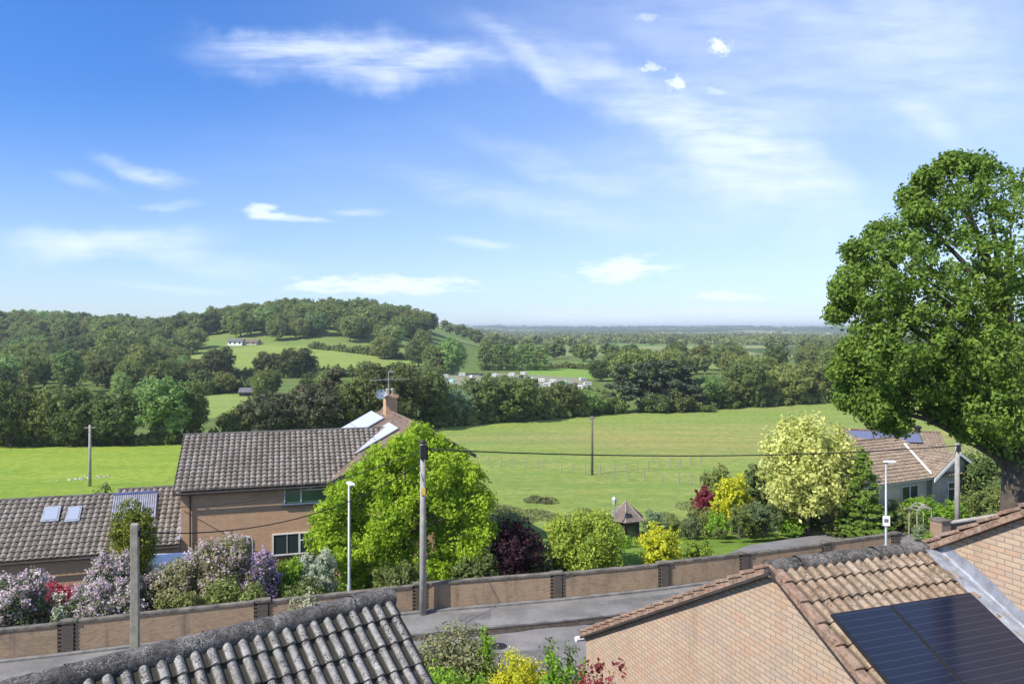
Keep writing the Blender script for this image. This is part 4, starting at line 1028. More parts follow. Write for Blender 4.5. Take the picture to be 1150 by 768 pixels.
# ------------------------------------------------------------------ street wall: curved brick wall with dark piers
wall = thing('garden_wall', 'long curved low brick wall with dark brick piers along the far pavement', 'wall', (2, float(yw(2)), 0))
def wall_run(x0, x1, d0, d1, z0, z1f, mat, name, parent, step=.5):
    X = np.arange(x0, x1+.001, step); V = []
    for x in X:
        z1 = z1f(x)
        for d, z in ((d0, z0), (d0, z1), (d1, z1), (d1, z0)): V.append((x, float(yw(x))+d, z))
    n_ = len(X); Fq = [[i*4+j, (i+1)*4+j, (i+1)*4+(j+1) % 4, i*4+(j+1) % 4] for i in range(n_-1) for j in range(4)]
    Fq += [[0, 1, 2, 3], [(n_-1)*4+3, (n_-1)*4+2, (n_-1)*4+1, (n_-1)*4]]
    return mesh_np(name, V, Fq, mat, parent)
steps = {0: 1.10}
def wtop(x): return 1.06+.05*((math.floor(x/5.1)) % 3)*.6
PX = [at(78, 28.6), at(292, 30.4), at(471, 32.6), at(625, 34.2), at(745, 35.7), at(835, 37.3), 16.0, 20.4]
bounds = [-42]+PX
PX2 = [-34, -28]+PX
for a in range(len(PX2)):
    x0 = ([-60]+PX2)[a]+.28; x1 = PX2[a]-.28
    wall_run(x0, x1, -.12, .10, -.2, lambda x, a=a: 1.03+.05*(a % 2), M['brick_wall'], 'wall_panel', wall, (x1-x0)/max(2, int((x1-x0)/.5)))
    wall_run(x0, x1, -.16, .14, 1.035+.05*(a % 2), lambda x, a=a: 1.12+.05*(a % 2), M['coping'], 'coping', wall, (x1-x0)/max(2, int((x1-x0)/.5)))
for x in PX2:
    mb = MB(); y = float(yw(x)); sl_ = float(yw(x+.3)-yw(x-.3))/.6; fr = Fr(x, y, 0, math.degrees(math.atan(sl_)))
    mb.box(fr, -.2, .2, -.17, .15, -.2, 1.12)
    for i in range(7): mb.box(fr, -.31, .31, -.15, .12, .02+i*.15, .095+i*.15)      # toothed courses
    mb.build('pier', M['brick_dark'], wall)
    MB().box(fr, -.30, .30, -.2, .18, 1.122, 1.2).build('pier_cap', M['coping'], wall)
# gate pier, short wall and arch on the right
px_, py_ = at(1056, 42.5), 42.5
gp_ = thing('gate_wall', 'brick gate pier and short wall with pale coping in front of the bungalow hedge', 'wall', (px_, py_, 0), R(24))
GF = Fr(px_, py_, 0, 24)
MB().box(GF, -.36, .36, -.36, .36, -.3, 1.42).build('pier', brick('brick_gate_pier', (.30, .19, .13), (.34, .23, .16), (.26, .17, .12), (.3, .25, .2), .3), gp_)
MB().box(GF, -.42, .42, -.42, .42, 1.42, 1.5).build('pier_cap', M['coping'], gp_)
MB().box(GF, .365, 12, -.12, .12, -.3, 1.18).build('wall_panel', M['brick_dark'], gp_)
MB().box(GF, .43, 12, -.18, .18, 1.185, 1.26).build('coping', M['stone'], gp_)
ap = thing('garden_arch', 'pale grey wooden pointed garden arch standing left of the brick gate pier', 'arch', (at(1038, 44), 44, -.1), R(20))
AF = Fr(at(1038, 44), 44, -.1, 20)
for sy in (0, .55):
    mb = MB()
    for sx_ in (-.55, .55): mb.tube([AF(sx_, sy, 0), AF(sx_, sy, 1.62)], .028, 6)
    mb.tube([AF(-.6, sy, 1.6), AF(-.3, sy, 1.8), AF(0, sy, 1.87), AF(.3, sy, 1.8), AF(.6, sy, 1.6)], .028, 6); mb.tube([AF(-.6, sy, 1.74), AF(0, sy, 2.08), AF(.6, sy, 1.74)], .025, 6)
    mb.build('arch_frame', M['stone'], ap)
mb = MB()
for i in range(5):
    x = -.5+i*.25; z = 1.74+.32*(1-abs(x)/.55); mb.tube([AF(x, -.05, z), AF(x, .6, z)], .025, 5)
mb.build('cross_slats', M['stone'], ap)

# ------------------------------------------------------------------ poles, lamps, wires
def cablep(a, b, sag, n_=24): return [Vector(a).lerp(Vector(b), i/n_)-Vector((0, 0, 4*sag*(i/n_)*(1-i/n_))) for i in range(n_+1)]
PB = Vector((at(475, 32.3), 32.3, 0)); 
pole = thing('utility_pole', 'tall pale utility pole with dark top fittings in front of the lime green tree', 'utility pole', tuple(PB))
MB().tube([PB-Vector((0, 0, .3)), PB+Vector((0, 0, 3.5)), PB+Vector((0, 0, 7.2))], [.155, .135, .115], 12).build('pole', M['concrete'], pole, True)
mb = MB(); mb.box(Fr(PB.x, PB.y, 0, 15), -.13, .13, -.18, -.10, 6.55, 7.15); mb.box(Fr(PB.x, PB.y, 0, 15), .10, .2, -.1, .1, 6.5, 7.1); mb.lathe(PB+Vector((0, 0, 7.2)), [(.14, 0), (.16, .05), (.1, .12), (0, .14)], 10); mb.build('terminal_box', M['black'], pole, bevel=.01)
MB().box(Fr(PB.x, PB.y, 0, 10), -.09, .09, -.16, -.135, 5.05, 5.35).build('warning_plate', simple('plate_yellow', (.6, .42, .08), .5), pole)
P2 = Vector((at(1075, 44.5), 44.5, -.2))
pole2 = thing('utility_pole', 'pale round utility pole behind the short wall beside the gate pier at the right', 'utility pole', tuple(P2))
t2z = zc(497, 44.5)
MB().tube([P2, Vector((P2.x, P2.y, t2z))], [.16, .12], 12).build('pole', M['concrete'], pole2, True)
MB().box(Fr(P2.x, P2.y, 0, 0), -.1, .1, -.2, -.1, t2z-.5, t2z-.1).build('terminal_box', M['black'], pole2)
TPx = Vector((at(152, 21.5), 21.5, .2))
tpst = thing('timber_post', 'square weathered timber post rising in front of the garden wall on the left', 'post', tuple(TPx))
zt = zc(588, 21.5)
mb = MB(); fr = Fr(TPx.x, TPx.y, 0, 12); mb.hexa([fr(-.12, -.1, 0), fr(.12, -.1, 0), fr(.12, .1, 0), fr(-.12, .1, 0), fr(-.115, -.09, zt), fr(.08, -.09, zt-.02), fr(.08, .09, zt), fr(-.115, .09, zt+.02)]); mb.build('post', M['wood'], tpst, bevel=.012)
mb = MB(); mb.box(fr, .082, .13, -.03, .03, zt-.35, zt-.2); mb.tube([fr(.1, 0, zt-.28), fr(.2, -.05, zt-.25)], .015, 6); mb.build('wire_bracket', M['black'], tpst)
for (px, top, base) in ((665, 467, 533), (101, 477, 546)):
    x, y = ground_at(px, base); z = hz(x, y)
    o = thing('field_pole', 'thin wooden pole standing in the middle of the meadow' if px > 300 else 'thin wooden pole carrying wires in the meadow at the left', 'utility pole', (x, y, z))
    zt_ = zc(top, y); MB().tube([(x, y, z-.2), (x, y, zt_)], [.16, .12], 8).build('pole', M['concrete'] if px < 300 else simple('pole_brown', (.15, .13, .10), .9), o, True)
    MB().box(Fr(x, y, 0, 20), -.5, .5, -.06, .06, zt_-.35, zt_-.22).build('crossarm', M['wood'], o)
    if px < 300: fp = Vector((x, y, zt_))
def wire(name, a, b, sag, r, label):
    o = MB().tube(cablep(a, b, sag), r, 6).build(name, M['cable'], None, True); return setp(o, label, 'cable')
top = PB+Vector((0, 0, 6.95))
wire('overhead_cable', top+Vector((.2, 0, 0)), (P2.x, P2.y-.1, t2z-.15), .42, .030, 'thick black cable crossing the meadow view between the two utility poles')
wire('overhead_cable', top+Vector((-.2, 0, -.1)), H1(-.1, -.1, 4.3), .55, .022, 'black cable sagging from the utility pole across the tiled roof on the left')
wire('overhead_cable', top+Vector((-.15, 0, -.6)), (TPx.x+.2, TPx.y, zt-.25), .85, .018, 'thin black cable between the utility pole and the timber post')
wire('overhead_wire', fp, (at(250, 150), 150, zc(468, 150)), 1.0, .03, 'pale thin wire running right from the left field pole towards the trees')
wire('overhead_wire', fp+Vector((-.4, 0, -.3)), (at(-40, 60), 60, zc(480, 60)), 1.0, .03, 'thin wire running left from the left field pole out of the picture')
def lamp_post(px, Y, zb, top, label, sign):
    x = at(px, Y); o = thing('street_lamp', label, 'street lamp', (x, Y, zb)); zt_ = zc(top, Y)
    MB().tube([(x, Y, zb), (x, Y, zb+1.3), (x, Y, zb+1.35), (x, Y, zt_)], [.085, .085, .06, .045], 10).build('column', M['galv'], o, True)
    hd = MB(); f_ = Fr(x, Y, zt_, -60 if not sign else 0)
    hd.hexa([f_(-.12, -.1, 0), f_(.5, -.13, .02), f_(.5, .13, .02), f_(-.12, .1, 0), f_(-.1, -.07, .09), f_(.42, -.09, .09), f_(.42, .09, .09), f_(-.1, .07, .09)])
    h_ = hd.build('lamp_head', M['lamp_white'], o, bevel=.02)
    MB().box(f_, .05, .45, -.1, .1, -.012, .006).build('lens', M['white'], h_)
    if sign:
        MB().box(Fr(x, Y, 0, -12), -.17, .17, -.075, -.06, zt_-3.15, zt_-2.65).build('sign_plate', M['white'], o)
        MB().box(Fr(x, Y, 0, -12), -.1, .1, -.079, -.076, zt_-2.98, zt_-2.8).build('sign_symbol', M['slate'], o)
        MB().tube([(x, Y, zt_-3.25), (x, Y, zt_-2.6)], .068, 8).build('bracket', M['galv'], o)
lamp_post(392, 32.0, 0, 543, 'slim grey street lamp in front of the lime green tree, with no sign on it', False)
lamp_post(995, 38.2, 0, 519, 'slim grey street lamp with a small square white sign by the gate opening', True)

# ------------------------------------------------------------------ field fence
def fence_line(pts, label, n_posts):
    x0, y0 = ground_at(*pts[0]); o = thing('field_fence', label, 'fence', (x0, y0, hz(x0, y0)))
    W = [ground_at(*p) for p in pts]; seg = []
    for a, b in zip(W[:-1], W[1:]): seg.append(math.dist(a, b))
    tot = sum(seg); P = []
    for i in range(n_posts):
        t = tot*i/(n_posts-1); j = 0
        while j < len(seg)-1 and t > seg[j]: t -= seg[j]; j += 1
        q = min(1, t/seg[j]); x = W[j][0]*(1-q)+W[j+1][0]*q; y = W[j][1]*(1-q)+W[j+1][1]*q
        z = hz(x, y); P.append(Vector((x, y, z))); mb = MB().tube([(x, y, z-.1), (x+random.uniform(-.06, .06), y, z+1.2+random.uniform(-.15, .1))], .055, 6).build('fence_post', M['wood'], o)
    for hh in (.35, .75, 1.1): MB().tube([p+Vector((0, 0, hh)) for p in P], .008, 4).build('fence_wire', M['wood'], o)
    return o
fence_line([(536, 521), (606, 527), (660, 534), (690, 533), (787, 523)], 'post and wire fence crossing the meadow, the farther and longer run', 20)
fence_line([(660, 534), (712, 540), (760, 543), (790, 548)], 'post and wire fence branching nearer through the meadow towards the garden', 9)

# tussocks in the rough near part of the meadow
def tuft(x, y, r, h_, colr, label, nm='grass_tussock', group=None, cat='tussock'):
    n_ = int(260*r); a = rng.uniform(0, 6.28, n_); q = np.sqrt(rng.uniform(0, 1, n_))*r; z = hz(x, y)
    P = np.stack([q*np.cos(a), q*np.sin(a), rng.uniform(.1, 1, n_)*h_*(1-(q/r)**2*.5)], 1)
    d = np.stack([np.cos(a), np.sin(a), np.full(n_, .7)], 1)
    V, Fq, T = leaves(P, d, .13, rng.uniform(0, 1, n_), .5, .35)
    o = mesh_np(nm, V, Fq, LM[colr], tint=T, local=True); o.location = (x, y, z); return setp(o, label, cat, group)
for (px, py, r_, cc) in ((601, 564, .95, 'brown'), (616, 565, .8, 'brown'), (596, 580, 1.4, 'grass'), (572, 578, 1.3, 'grass'), (560, 574, 1.0, 'grass'), (612, 583, 1.1, 'grass'), (745, 584, 1.0, 'grass'), (580, 586, 1.4, 'grass'), (655, 578, .8, 'grass'), (640, 588, 1.0, 'grass'), (560, 588, 1.0, 'grass'), (735, 592, 1.0, 'grass'), (775, 571, 1.2, 'grass')):
    x, y = ground_at(px, py); tuft(x, y, r_, .55, cc, 'dark brown rushy tussock in the meadow above the round shrub' if cc == 'brown' else 'rough straw coloured grass tussock at the near edge of the meadow', group='dark tussocks in the meadow' if cc == 'brown' else 'straw tussocks at the near edge of the meadow')
# stony patch by the left pole
x, y = ground_at(95, 537); mb = MB()
for i in range(26):
    a, b = x+random.uniform(-1.6, 1.9), y+random.uniform(-3, 3); s_ = random.uniform(.08, .2); mb.lathe((a, b, hz(a, b)), [(s_, 0), (s_*.9, s_*.4), (s_*.5, s_*.7), (0, s_*.75)], 6)
setp(mb.build('rubble_heap', M['stone']), 'pale stony rubble at the foot of the left field pole', 'rubble', kind='stuff')

# ------------------------------------------------------------------ gazebo and lantern
gx, gy = at(703, 48), 48.0; gz = hz(gx, gy)-.05
gaz = thing('gazebo', 'small hexagonal wooden summerhouse with a pale ribbed pointed roof at the meadow edge', 'gazebo', (gx, gy, gz))
za = zc(563, gy); ze = zc(581, gy); rG = 1.22
hexp = lambda r_, z: [Vector((gx+r_*math.cos(R(60*i+20)), gy+r_*math.sin(R(60*i+20)), z)) for i in range(6)]
body = MB(); lo, hi_ = hexp(rG*.78, gz-.3), hexp(rG*.78, ze+.02)
for i in range(6): body.poly([lo[i], lo[(i+1) % 6], hi_[(i+1) % 6], hi_[i]])
body.build('wall', simple('dark_timber', (.055, .04, .03), .85, var=.3, scale=6), gaz)
rf = MB(); e1 = hexp(rG, ze); e0 = hexp(rG, ze-.07); ap_ = Vector((gx, gy, za))
for i in range(6): rf.poly([e1[i], e1[(i+1) % 6], ap_]); rf.poly([e0[i], e0[(i+1) % 6], e1[(i+1) % 6], e1[i]])
rf.poly(e0[::-1]); rf.build('roof', simple('felt_brown', (.17, .13, .11), .9, var=.25, scale=3), gaz)
rb = MB()
for i in range(6): rb.tube([e1[i]+Vector((0, 0, .02)), ap_+Vector((0, 0, .03))], .022, 5)
rb.tube([e1[i] for i in (0, 1, 2, 3, 4, 5, 0)], .015, 5); rb.build('roof_ribs', M['stone'], gaz)
MB().lathe(ap_, [(.07, 0), (.03, .1), (.07, .16), (.0, .26)], 8).build('finial', M['wood'], gaz)
for i in (3, 4):
    a, b = hexp(rG*.79, 0)[i], hexp(rG*.79, 0)[(i+1) % 6]; q0, q1 = a.lerp(b, .25), a.lerp(b, .75)
    MB().poly([q0+Vector((0, 0, ze-1.2)), q1+Vector((0, 0, ze-1.2)), q1+Vector((0, 0, ze-.35)), q0+Vector((0, 0, ze-.35))]).build('window', M['glass'], gaz)
lx_, ly_ = at(690, 46.5), 46.5; lzb = hz(lx_, ly_); lzt = zc(556, 46.5)
lan = thing('garden_lantern', 'old fashioned lantern on a post just left of the summerhouse', 'lantern', (lx_, ly_, lzb))
MB().tube([(lx_, ly_, lzb), (lx_, ly_, lzt-.62)], .04, 8).build('post', M['galv'], lan)
MB().lathe((lx_, ly_, lzt-.62), [(.05, 0), (.10, .05), (.17, .38)], 6).build('lantern_glass', glass_mat('lantern_glass', (.5, .5, .45), .2), lan)
MB().lathe((lx_, ly_, lzt-.24), [(.2, 0), (.08, .14), (.03, .18), (.05, .22), (0, .26)], 6).build('lantern_cap', M['galv'], lan)

# ------------------------------------------------------------------ camper van behind the lilacs
vx, vy = at(203, 35.8), 35.8; vz = hz(vx, vy)
VF = Fr(vx, vy, vz, 14)
van = thing('camper_van', 'white and pale blue van parked behind the lilac bushes by the brick house', 'van', (vx, vy, vz), R(14))
prof = [(-2.3, .35), (2.3, .35), (2.35, 1.1), (2.2, 1.35), (1.75, 2.1), (1.55, 2.2), (-2.1, 2.25), (-2.3, 2.05), (-2.38, 1.1)]
MB().extr([VF(a, -.9, b) for a, b in prof], VF(0, 1.8, 0)-VF(0, 0, 0)).build('body', M['blue'], van, bevel=.06)
MB().extr([VF(a, -.8, b) for a, b in [(-2.15, 2.22), (1.6, 2.17), (1.4, 2.5), (.9, 2.62), (-1.8, 2.65), (-2.1, 2.5)]], VF(0, 1.6, 0)-VF(0, 0, 0)).build('roof', M['vanwhite'], van, bevel=.06)
for a, b in ((-2.0, -.7), (-.6, .7), (.8, 1.7)): MB().box(VF, a, b, -.915, -.895, 1.3, 1.95).build('window', M['glass'], van)
for a in (-1.5, 1.5):
    for s_ in (-1, 1):
        c_ = VF(a, s_*.82, .33); dr = (VF(0, 1, 0)-VF(0, 0, 0))*.1; w_ = MB().tube([c_-dr, c_+dr], .33, 18).build('wheel', M['black'], van, True)
        MB().tube([c_-dr*1.06, c_+dr*1.06], .18, 12).build('rim', M['galv'], w_)

# ------------------------------------------------------------------ far buildings
def cottage(px, base, wpx, hpx, wallm, roofm, label, roof_h=.4, ang=8, wins=3):
    x, y = ground_at(px, base); z = hz(x, y); w_ = wpx/F*y; h_ = hpx/F*y; o = thing('house', label, 'house', (x, y, z), R(ang)); f_ = Fr(x, y, z, ang)
    d_ = min(w_, 7); MB().extr([f_(-w_/2, -d_/2, -.5), f_(-w_/2, d_/2, -.5), f_(-w_/2, d_/2, h_*(1-roof_h)), f_(-w_/2, 0, h_), f_(-w_/2, -d_/2, h_*(1-roof_h))], f_(w_, 0, 0)-f_(0, 0, 0)).build('wall', M[wallm], o)
    r = MB()
    for s_ in (-1, 1): r.hexa([f_(-w_/2-.3, s_*(d_/2+.4), h_*(1-roof_h)-.15), f_(w_/2+.3, s_*(d_/2+.4), h_*(1-roof_h)-.15), f_(w_/2+.3, 0, h_+.02), f_(-w_/2-.3, 0, h_+.02), f_(-w_/2-.3, s_*(d_/2+.4), h_*(1-roof_h)+.05), f_(w_/2+.3, s_*(d_/2+.4), h_*(1-roof_h)+.05), f_(w_/2+.3, 0, h_+.22), f_(-w_/2-.3, 0, h_+.22)])
    r.build('roof', M[roofm], o)
    for i in range(wins):
        q = -w_/2+w_*(i+.5)/wins; MB().box(f_, q-w_/wins*.18, q+w_/wins*.18, -d_/2-.04, -d_/2+.02, h_*.15, h_*(1-roof_h)*.8).build('window', M['glass'], o)
    return o
cottage(182, 392, 30, 9, 'white', 'slate', 'long white hillside house among trees, left of the hill field', .35, 6, 5)
cottage(266, 387, 16, 6, 'white', 'slate', 'white house at the top left of the hill field', .4, 0, 3)
cottage(284, 386.5, 14, 5, 'stone', 'tile_brown', 'brown roofed barn beside the white house at the top of the hill field', .5, -5, 2)
cottage(110, 374, 10, 6, 'white', 'slate', 'small white house high among the trees on the far left', .4, 4, 2)
cottage(184, 377, 12, 8, 'stone', 'tile_brown', 'brown roofed house among trees above the long white house', .5, -10, 2)
cottage(279, 444, 17, 8, 'fascia', 'slate', 'dark wooden field shed in the small lower field', .45, 10, 2)
# mast on the hill
x, y = at(267, 600), 600.; z = hz(x, y); o = thing('radio_mast', 'thin lattice mast standing above the trees on the hill skyline', 'mast', (x, y, z))
mb = MB()
for dx, dy in ((-.7, -.4), (.7, -.4), (0, .8)): mb.tube([(x+dx, y+dy, z), (x+dx*.5, y+dy*.5, zc(343, 600))], .15, 5)
for i in range(8): zz = z+2+i*2.3; mb.tube([(x-.6, y-.4, zz), (x+.6, y-.4, zz+1.1)], .1, 4)
mb.build('lattice_tower', M['galv'], o); MB().box(Fr(x, y, 0, 0), -2.2, 2.2, -.4, .4, zc(347, 600), zc(345, 600)).build('antenna_head', M['slate'], o)
# caravans, tents and cars on the caravan field
def make_caravan():
    o = thing('caravan', 'small white touring caravan among others on the caravan field', 'caravan', (0, 0, 0), 0, 'caravans on the caravan field')
    pr_ = [(-2.6, .45), (2.5, .45), (2.75, 1.2), (2.5, 2.35), (2.2, 2.6), (-2.3, 2.6), (-2.6, 2.3), (-2.8, 1.3)]
    MB().extr([Vector((a, -1.1, b)) for a, b in pr_], (0, 2.2, 0)).build('body', M['caravan'], o)
    for a, b in ((-2.1, -.7), (-.2, .9), (1.5, 2.2)): MB().box(ID, a, b, -1.13, -1.1, 1.3, 2.0).build('window', M['glass'], o)
    MB().tube([(0, -1.12, .35), (0, 1.12, .35)], .33, 12).build('wheels', M['black'], o)
    MB().box(ID, 2.6, 3.9, -.06, .06, .45, .55).build('drawbar', M['galv'], o)
    return o
def make_tent():
    o = thing('awning_tent', 'pale teal awning tent pitched on the caravan field', 'tent', (0, 0, 0), 0, 'teal tents on the caravan field')
    MB().extr([Vector((-2, -1.6, 0)), Vector((2, -1.6, 0)), Vector((2, -1.6, 1.4)), Vector((0, -1.6, 2.6)), Vector((-2, -1.6, 1.4))], (0, 3.2, 0)).build('canvas', M['teal'], o)
    MB().box(ID, -.6, .6, -1.64, -1.6, 0, 1.7).build('door_flap', M['caravan'], o)
    return o
def make_car():
    o = thing('parked_car', 'small dark car parked between the caravans', 'car', (0, 0, 0), 0, 'cars parked between the caravans')
    MB().extr([Vector((a, -.85, b)) for a, b in [(-2.1, .3), (2.1, .3), (2.15, .75), (1.3, .95), (.6, 1.45), (-1.1, 1.48), (-1.8, 1.0), (-2.15, .9)]], (0, 1.7, 0)).build('body', simple('car_paint', (.12, .14, .2), .3), o)
    for a in (-1.3, 1.3): MB().tube([Vector((a, -.87, .32)), Vector((a, .87, .32))], .31, 12).build('wheels', M['black'], o)
    MB().extr([Vector((a, -.87, b)) for a, b in [(-1.0, 1.0), (.9, 1.0), (.5, 1.38), (-.9, 1.4)]], (0, .02, 0)).build('window', M['glass'], o)
    return o
cps = [(484, 425), (492, 428), (500, 424), (507, 429), (530, 425), (540, 422), (548, 427), (556, 423), (563, 429), (585, 426), (590, 431), (597, 427), (603, 433), (609, 429), (615, 434), (621, 430), (627, 436), (633, 431), (640, 436), (646, 432), (652, 437), (519, 422), (575, 422), (600, 437), (612, 438), (660, 433), (536, 430), (571, 433), (655, 428), (588, 421)]
cvp, tnp, crp = make_caravan(), make_tent(), make_car(); used = set()
for i, (px, py) in enumerate(cps):
    p_ = tnp if i % 7 == 3 else crp if i % 7 == 5 else cvp
    o = p_ if id(p_) not in used else copy_tree(p_); used.add(id(p_))
    x, y = ground_at(px, py); o.location = (x, y, hz(x, y)); o.rotation_euler.z = random.uniform(-1.5, 1.5); o.scale = (.52, .52, .52)

# ------------------------------------------------------------------ near trees and shrubs
def plant(name, label, cat, px, Y, wpx, top, matk, size=.07, dens=1.0, lobes=12, style='dome', flower=None, fdens=.25, group=None, base=None, rs=None, depth=1.0, stem='stem', inner=.6, trunk_r=.06, clear=0.0, jit=.7, fsize=None, fside=None):
    x = at(px, Y); z = hz(x, Y) if base is None else base; h_ = zc(top, Y)-z; w_ = wpx/F*Y
    root = thing(name, label, cat, (x, Y, z), 0, group); rs = rs or max(.18, w_*.09)
    if style == 'dome': L = round_lobes(h_, w_, lobes, clear-.12 if clear == 0 else clear, .42, depth=w_*depth)
    elif style == 'column':
        L = [((0, 0, h_*t), (w_/2*k_, w_/2*k_, h_*.16)) for t, k_ in ((.1, .85), (.25, .95), (.4, 1), (.55, 1), (.68, 1), (.80, .95), (.87, .8))]
        L += [((w_*.28*math.cos(i*1.3), w_*.28*math.sin(i*1.3), h_*(.2+.6*((i*.37) % 1))), (w_*.22, w_*.22, h_*.2)) for i in range(8)]
    elif style == 'cone':
        L = []
        for i in range(13):
            t = i/13; rr = w_/2*(1-t)**.75; nj = max(3, int(9*(1-t)))
            for j in range(nj):
                a = j*6.283/nj+i*.7; q = rr*rng.uniform(.5, .72)
                L.append(((q*math.cos(a), q*math.sin(a), h_*(t*.96)+.15-.02*h_*q), (max(.22, rr*.45), max(.22, rr*.45), h_*.045)))
        L.append(((0, 0, h_*.95), (.12, .12, h_*.06)))
    area = sum(l[1][0]*l[1][2]*4 for l in L)
    nleaf = 16; nsub = max(6, int(dens*area/len(L)/(size*size)*1.35/nleaf))
    if style == 'cone': V, Fq, T, P = crown(L, nsub, nleaf, rs*.6, size, .3, .6, .5, .45, .4)
    else: V, Fq, T, P = crown(L, nsub, nleaf, rs, size, inner, jit)
    cv, cf = core(L, .5 if style != 'cone' else .6, 6)
    V2, F2, T2 = merge((V, Fq, T), (cv, cf, np.full(len(cv), .12)))  # core tint kept dark to stand for shade within the foliage
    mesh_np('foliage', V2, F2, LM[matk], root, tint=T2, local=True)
    if style == 'cone' or clear > .05 or trunk_r > .08:
        mb = trunk_mb(h_, trunk_r, L, nb=8, top=.9 if style == 'cone' else .7)
    else:
        mb = MB()
        for i in range(6): a = i*1.05; mb.tube([Vector((.08*math.cos(a), .08*math.sin(a), -.05)), Vector((w_*.2*math.cos(a), w_*.2*math.sin(a), h_*.6))], [trunk_r*.6, trunk_r*.2], 5)
    o = mb.build('trunk' if trunk_r > .08 else 'stem', M['bark']); o.parent = root
    if flower:
        nf = int(len(P)*fdens*.12); r_ = np.linalg.norm(P-np.array([0, 0, h_*.5]), axis=1)+rng.normal(0, .12*w_, len(P))
        vis = P[:, 2]*.8-P[:, 1]*.5+rng.normal(0, .35*h_, len(P))
        if fside is not None: vis = vis+P[:, 0]*fside
        ids = np.argsort(-vis)[:len(P)//2]; ids = rng.choice(ids, nf, replace=False)
        c0 = P[ids]*1.02; k_ = 14; fs_ = fsize or .05
        pts = np.repeat(c0, k_, 0)+rng.normal(0, fs_*1.3, (nf*k_, 3))*np.array([1, 1, 1.3]); nn = unit(nf*k_)+np.array([0, -.4, .5])
        V, Fq, T = leaves(pts, nn, fs_*.8, np.repeat(rng.uniform(0, 1, nf), k_), .5, .9); mesh_np('flowers', V, Fq, LM[flower], root, tint=T, local=True)
    return root

# the lime green tree
def lobed_tree(name, label, px, Y, zb, outline, matk, size, nsub, nleaf, rs, tr, corek=.5, spread=1.1):
    x = at(px, Y); root = thing(name, label, 'tree', (x, Y, zb)); L = []
    for (qx, qy, r_) in outline:
        dz = rng.uniform(-1, 1)*spread; Yq = Y+dz; L.append(((at(qx, Yq)-x, dz, zc(qy, Yq)-zb), (r_/F*Yq, r_/F*Yq*1.2, r_/F*Yq*.9)))
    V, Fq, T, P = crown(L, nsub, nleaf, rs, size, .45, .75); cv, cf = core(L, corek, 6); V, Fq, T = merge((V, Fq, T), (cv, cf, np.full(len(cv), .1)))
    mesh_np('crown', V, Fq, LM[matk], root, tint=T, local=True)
    H_ = max(l[0][2] for l in L); o = trunk_mb(H_, tr, L, nb=14, top=.8).build('trunk', M['bark']); o.parent = root
    return root
lobed_tree('lime_tree', 'big bright lime green tree behind the wall in the middle left', 455, 37.3, -.6,
 [(470, 490, 15), (455, 503, 18), (487, 503, 17), (430, 517, 19), (508, 515, 17), (460, 525, 22), (492, 530, 22), (408, 535, 18), (438, 545, 24), (526, 537, 18), (470, 555, 26), (385, 556, 18), (410, 565, 24), (505, 560, 24), (538, 565, 17), (370, 580, 20),
  (440, 580, 28), (395, 592, 24), (480, 588, 28), (520, 590, 24), (541, 597, 14), (364, 605, 17), (420, 610, 26), (455, 618, 26), (500, 618, 26), (530, 622, 18), (380, 622, 22), (405, 640, 22), (440, 645, 26), (480, 648, 26), (512, 645, 22), (395, 660, 18), (430, 668, 20), (465, 672, 20)],
 'lime', .085, 72, 24, .36, .2, spread=1.3)
# the great oak on the right: limbs and a crown of many lobes
ox, oy = at(1138, 31), 31.0; oz = hz(ox, oy)
oak = thing('oak_tree', 'great oak overhanging from the right edge, the tallest tree in view', 'tree', (ox, oy, oz))
OL = []
outline = [  # image place, radius in px, extra depth
 (1075, 205, 34, 0), (1048, 232, 32, .6), (1090, 240, 40, -1), (1118, 212, 36, 1), (1135, 255, 50, -1.5), (1035, 262, 30, 1.5), (1000, 270, 27, 0), (975, 290, 30, .8), (1020, 298, 36, -1.2),
 (1062, 285, 40, 1.5), (1100, 300, 45, -1.8), (1142, 320, 50, .5), (958, 318, 24, 0), (985, 328, 30, -1), (952, 340, 14, .4), (1018, 335, 34, 1.2), (1050, 335, 38, -1.5), (1085, 350, 42, .5), (1125, 380, 50, -1),
 (1000, 362, 30, .2), (978, 378, 25, -.6), (1030, 375, 36, -1.6), (968, 405, 26, .3), (995, 400, 32, -1.2), (1060, 395, 36, .8), (1020, 415, 32, 1.2), (985, 430, 28, -.2), (960, 432, 19, .5),
 (1000, 452, 25, .6), (978, 458, 20, -.4), (1045, 425, 28, -.8), (1090, 420, 36, -.5), (1075, 452, 26, .6), (1100, 470, 30, -.2), (1130, 440, 42, 1), (1085, 482, 16, .2), (1140, 490, 34, -.5), (994, 474, 12, .1), (1060, 440, 16, 0),
 (1152, 225, 36, 0), (1125, 300, 40, -2), (1140, 350, 40, -2.2), (1110, 400, 36, -2.2), (1145, 400, 38, -2), (1120, 455, 34, -2), (1150, 470, 34, -2), (1160, 420, 45, 2), (1040, 200, 10, 0), (1062, 190, 14, .3), (940, 352, 9, .2), (946, 328, 10, -.3), (1022, 222, 11, .2), (1030, 240, 12, -.4), (985, 262, 10, .3), (962, 283, 12, .1), (943, 415, 11, 0), (950, 448, 10, .2), (1010, 478, 9, -.2), (1052, 462, 12, .3), (1076, 183, 10, 0), (1100, 188, 14, .4), (955, 392, 10, -.2)]
for (px, py, r_, dz) in outline:
    Y = oy+dz*1.1; OL.append(((at(px, Y)-ox, dz*1.1, zc(py, Y)-oz), (r_/F*Y*1.0, r_/F*Y*1.25, r_/F*Y*.92)))
V, Fq, T, P = crown(OL, 62, 24, .33, .085, .45, .8)
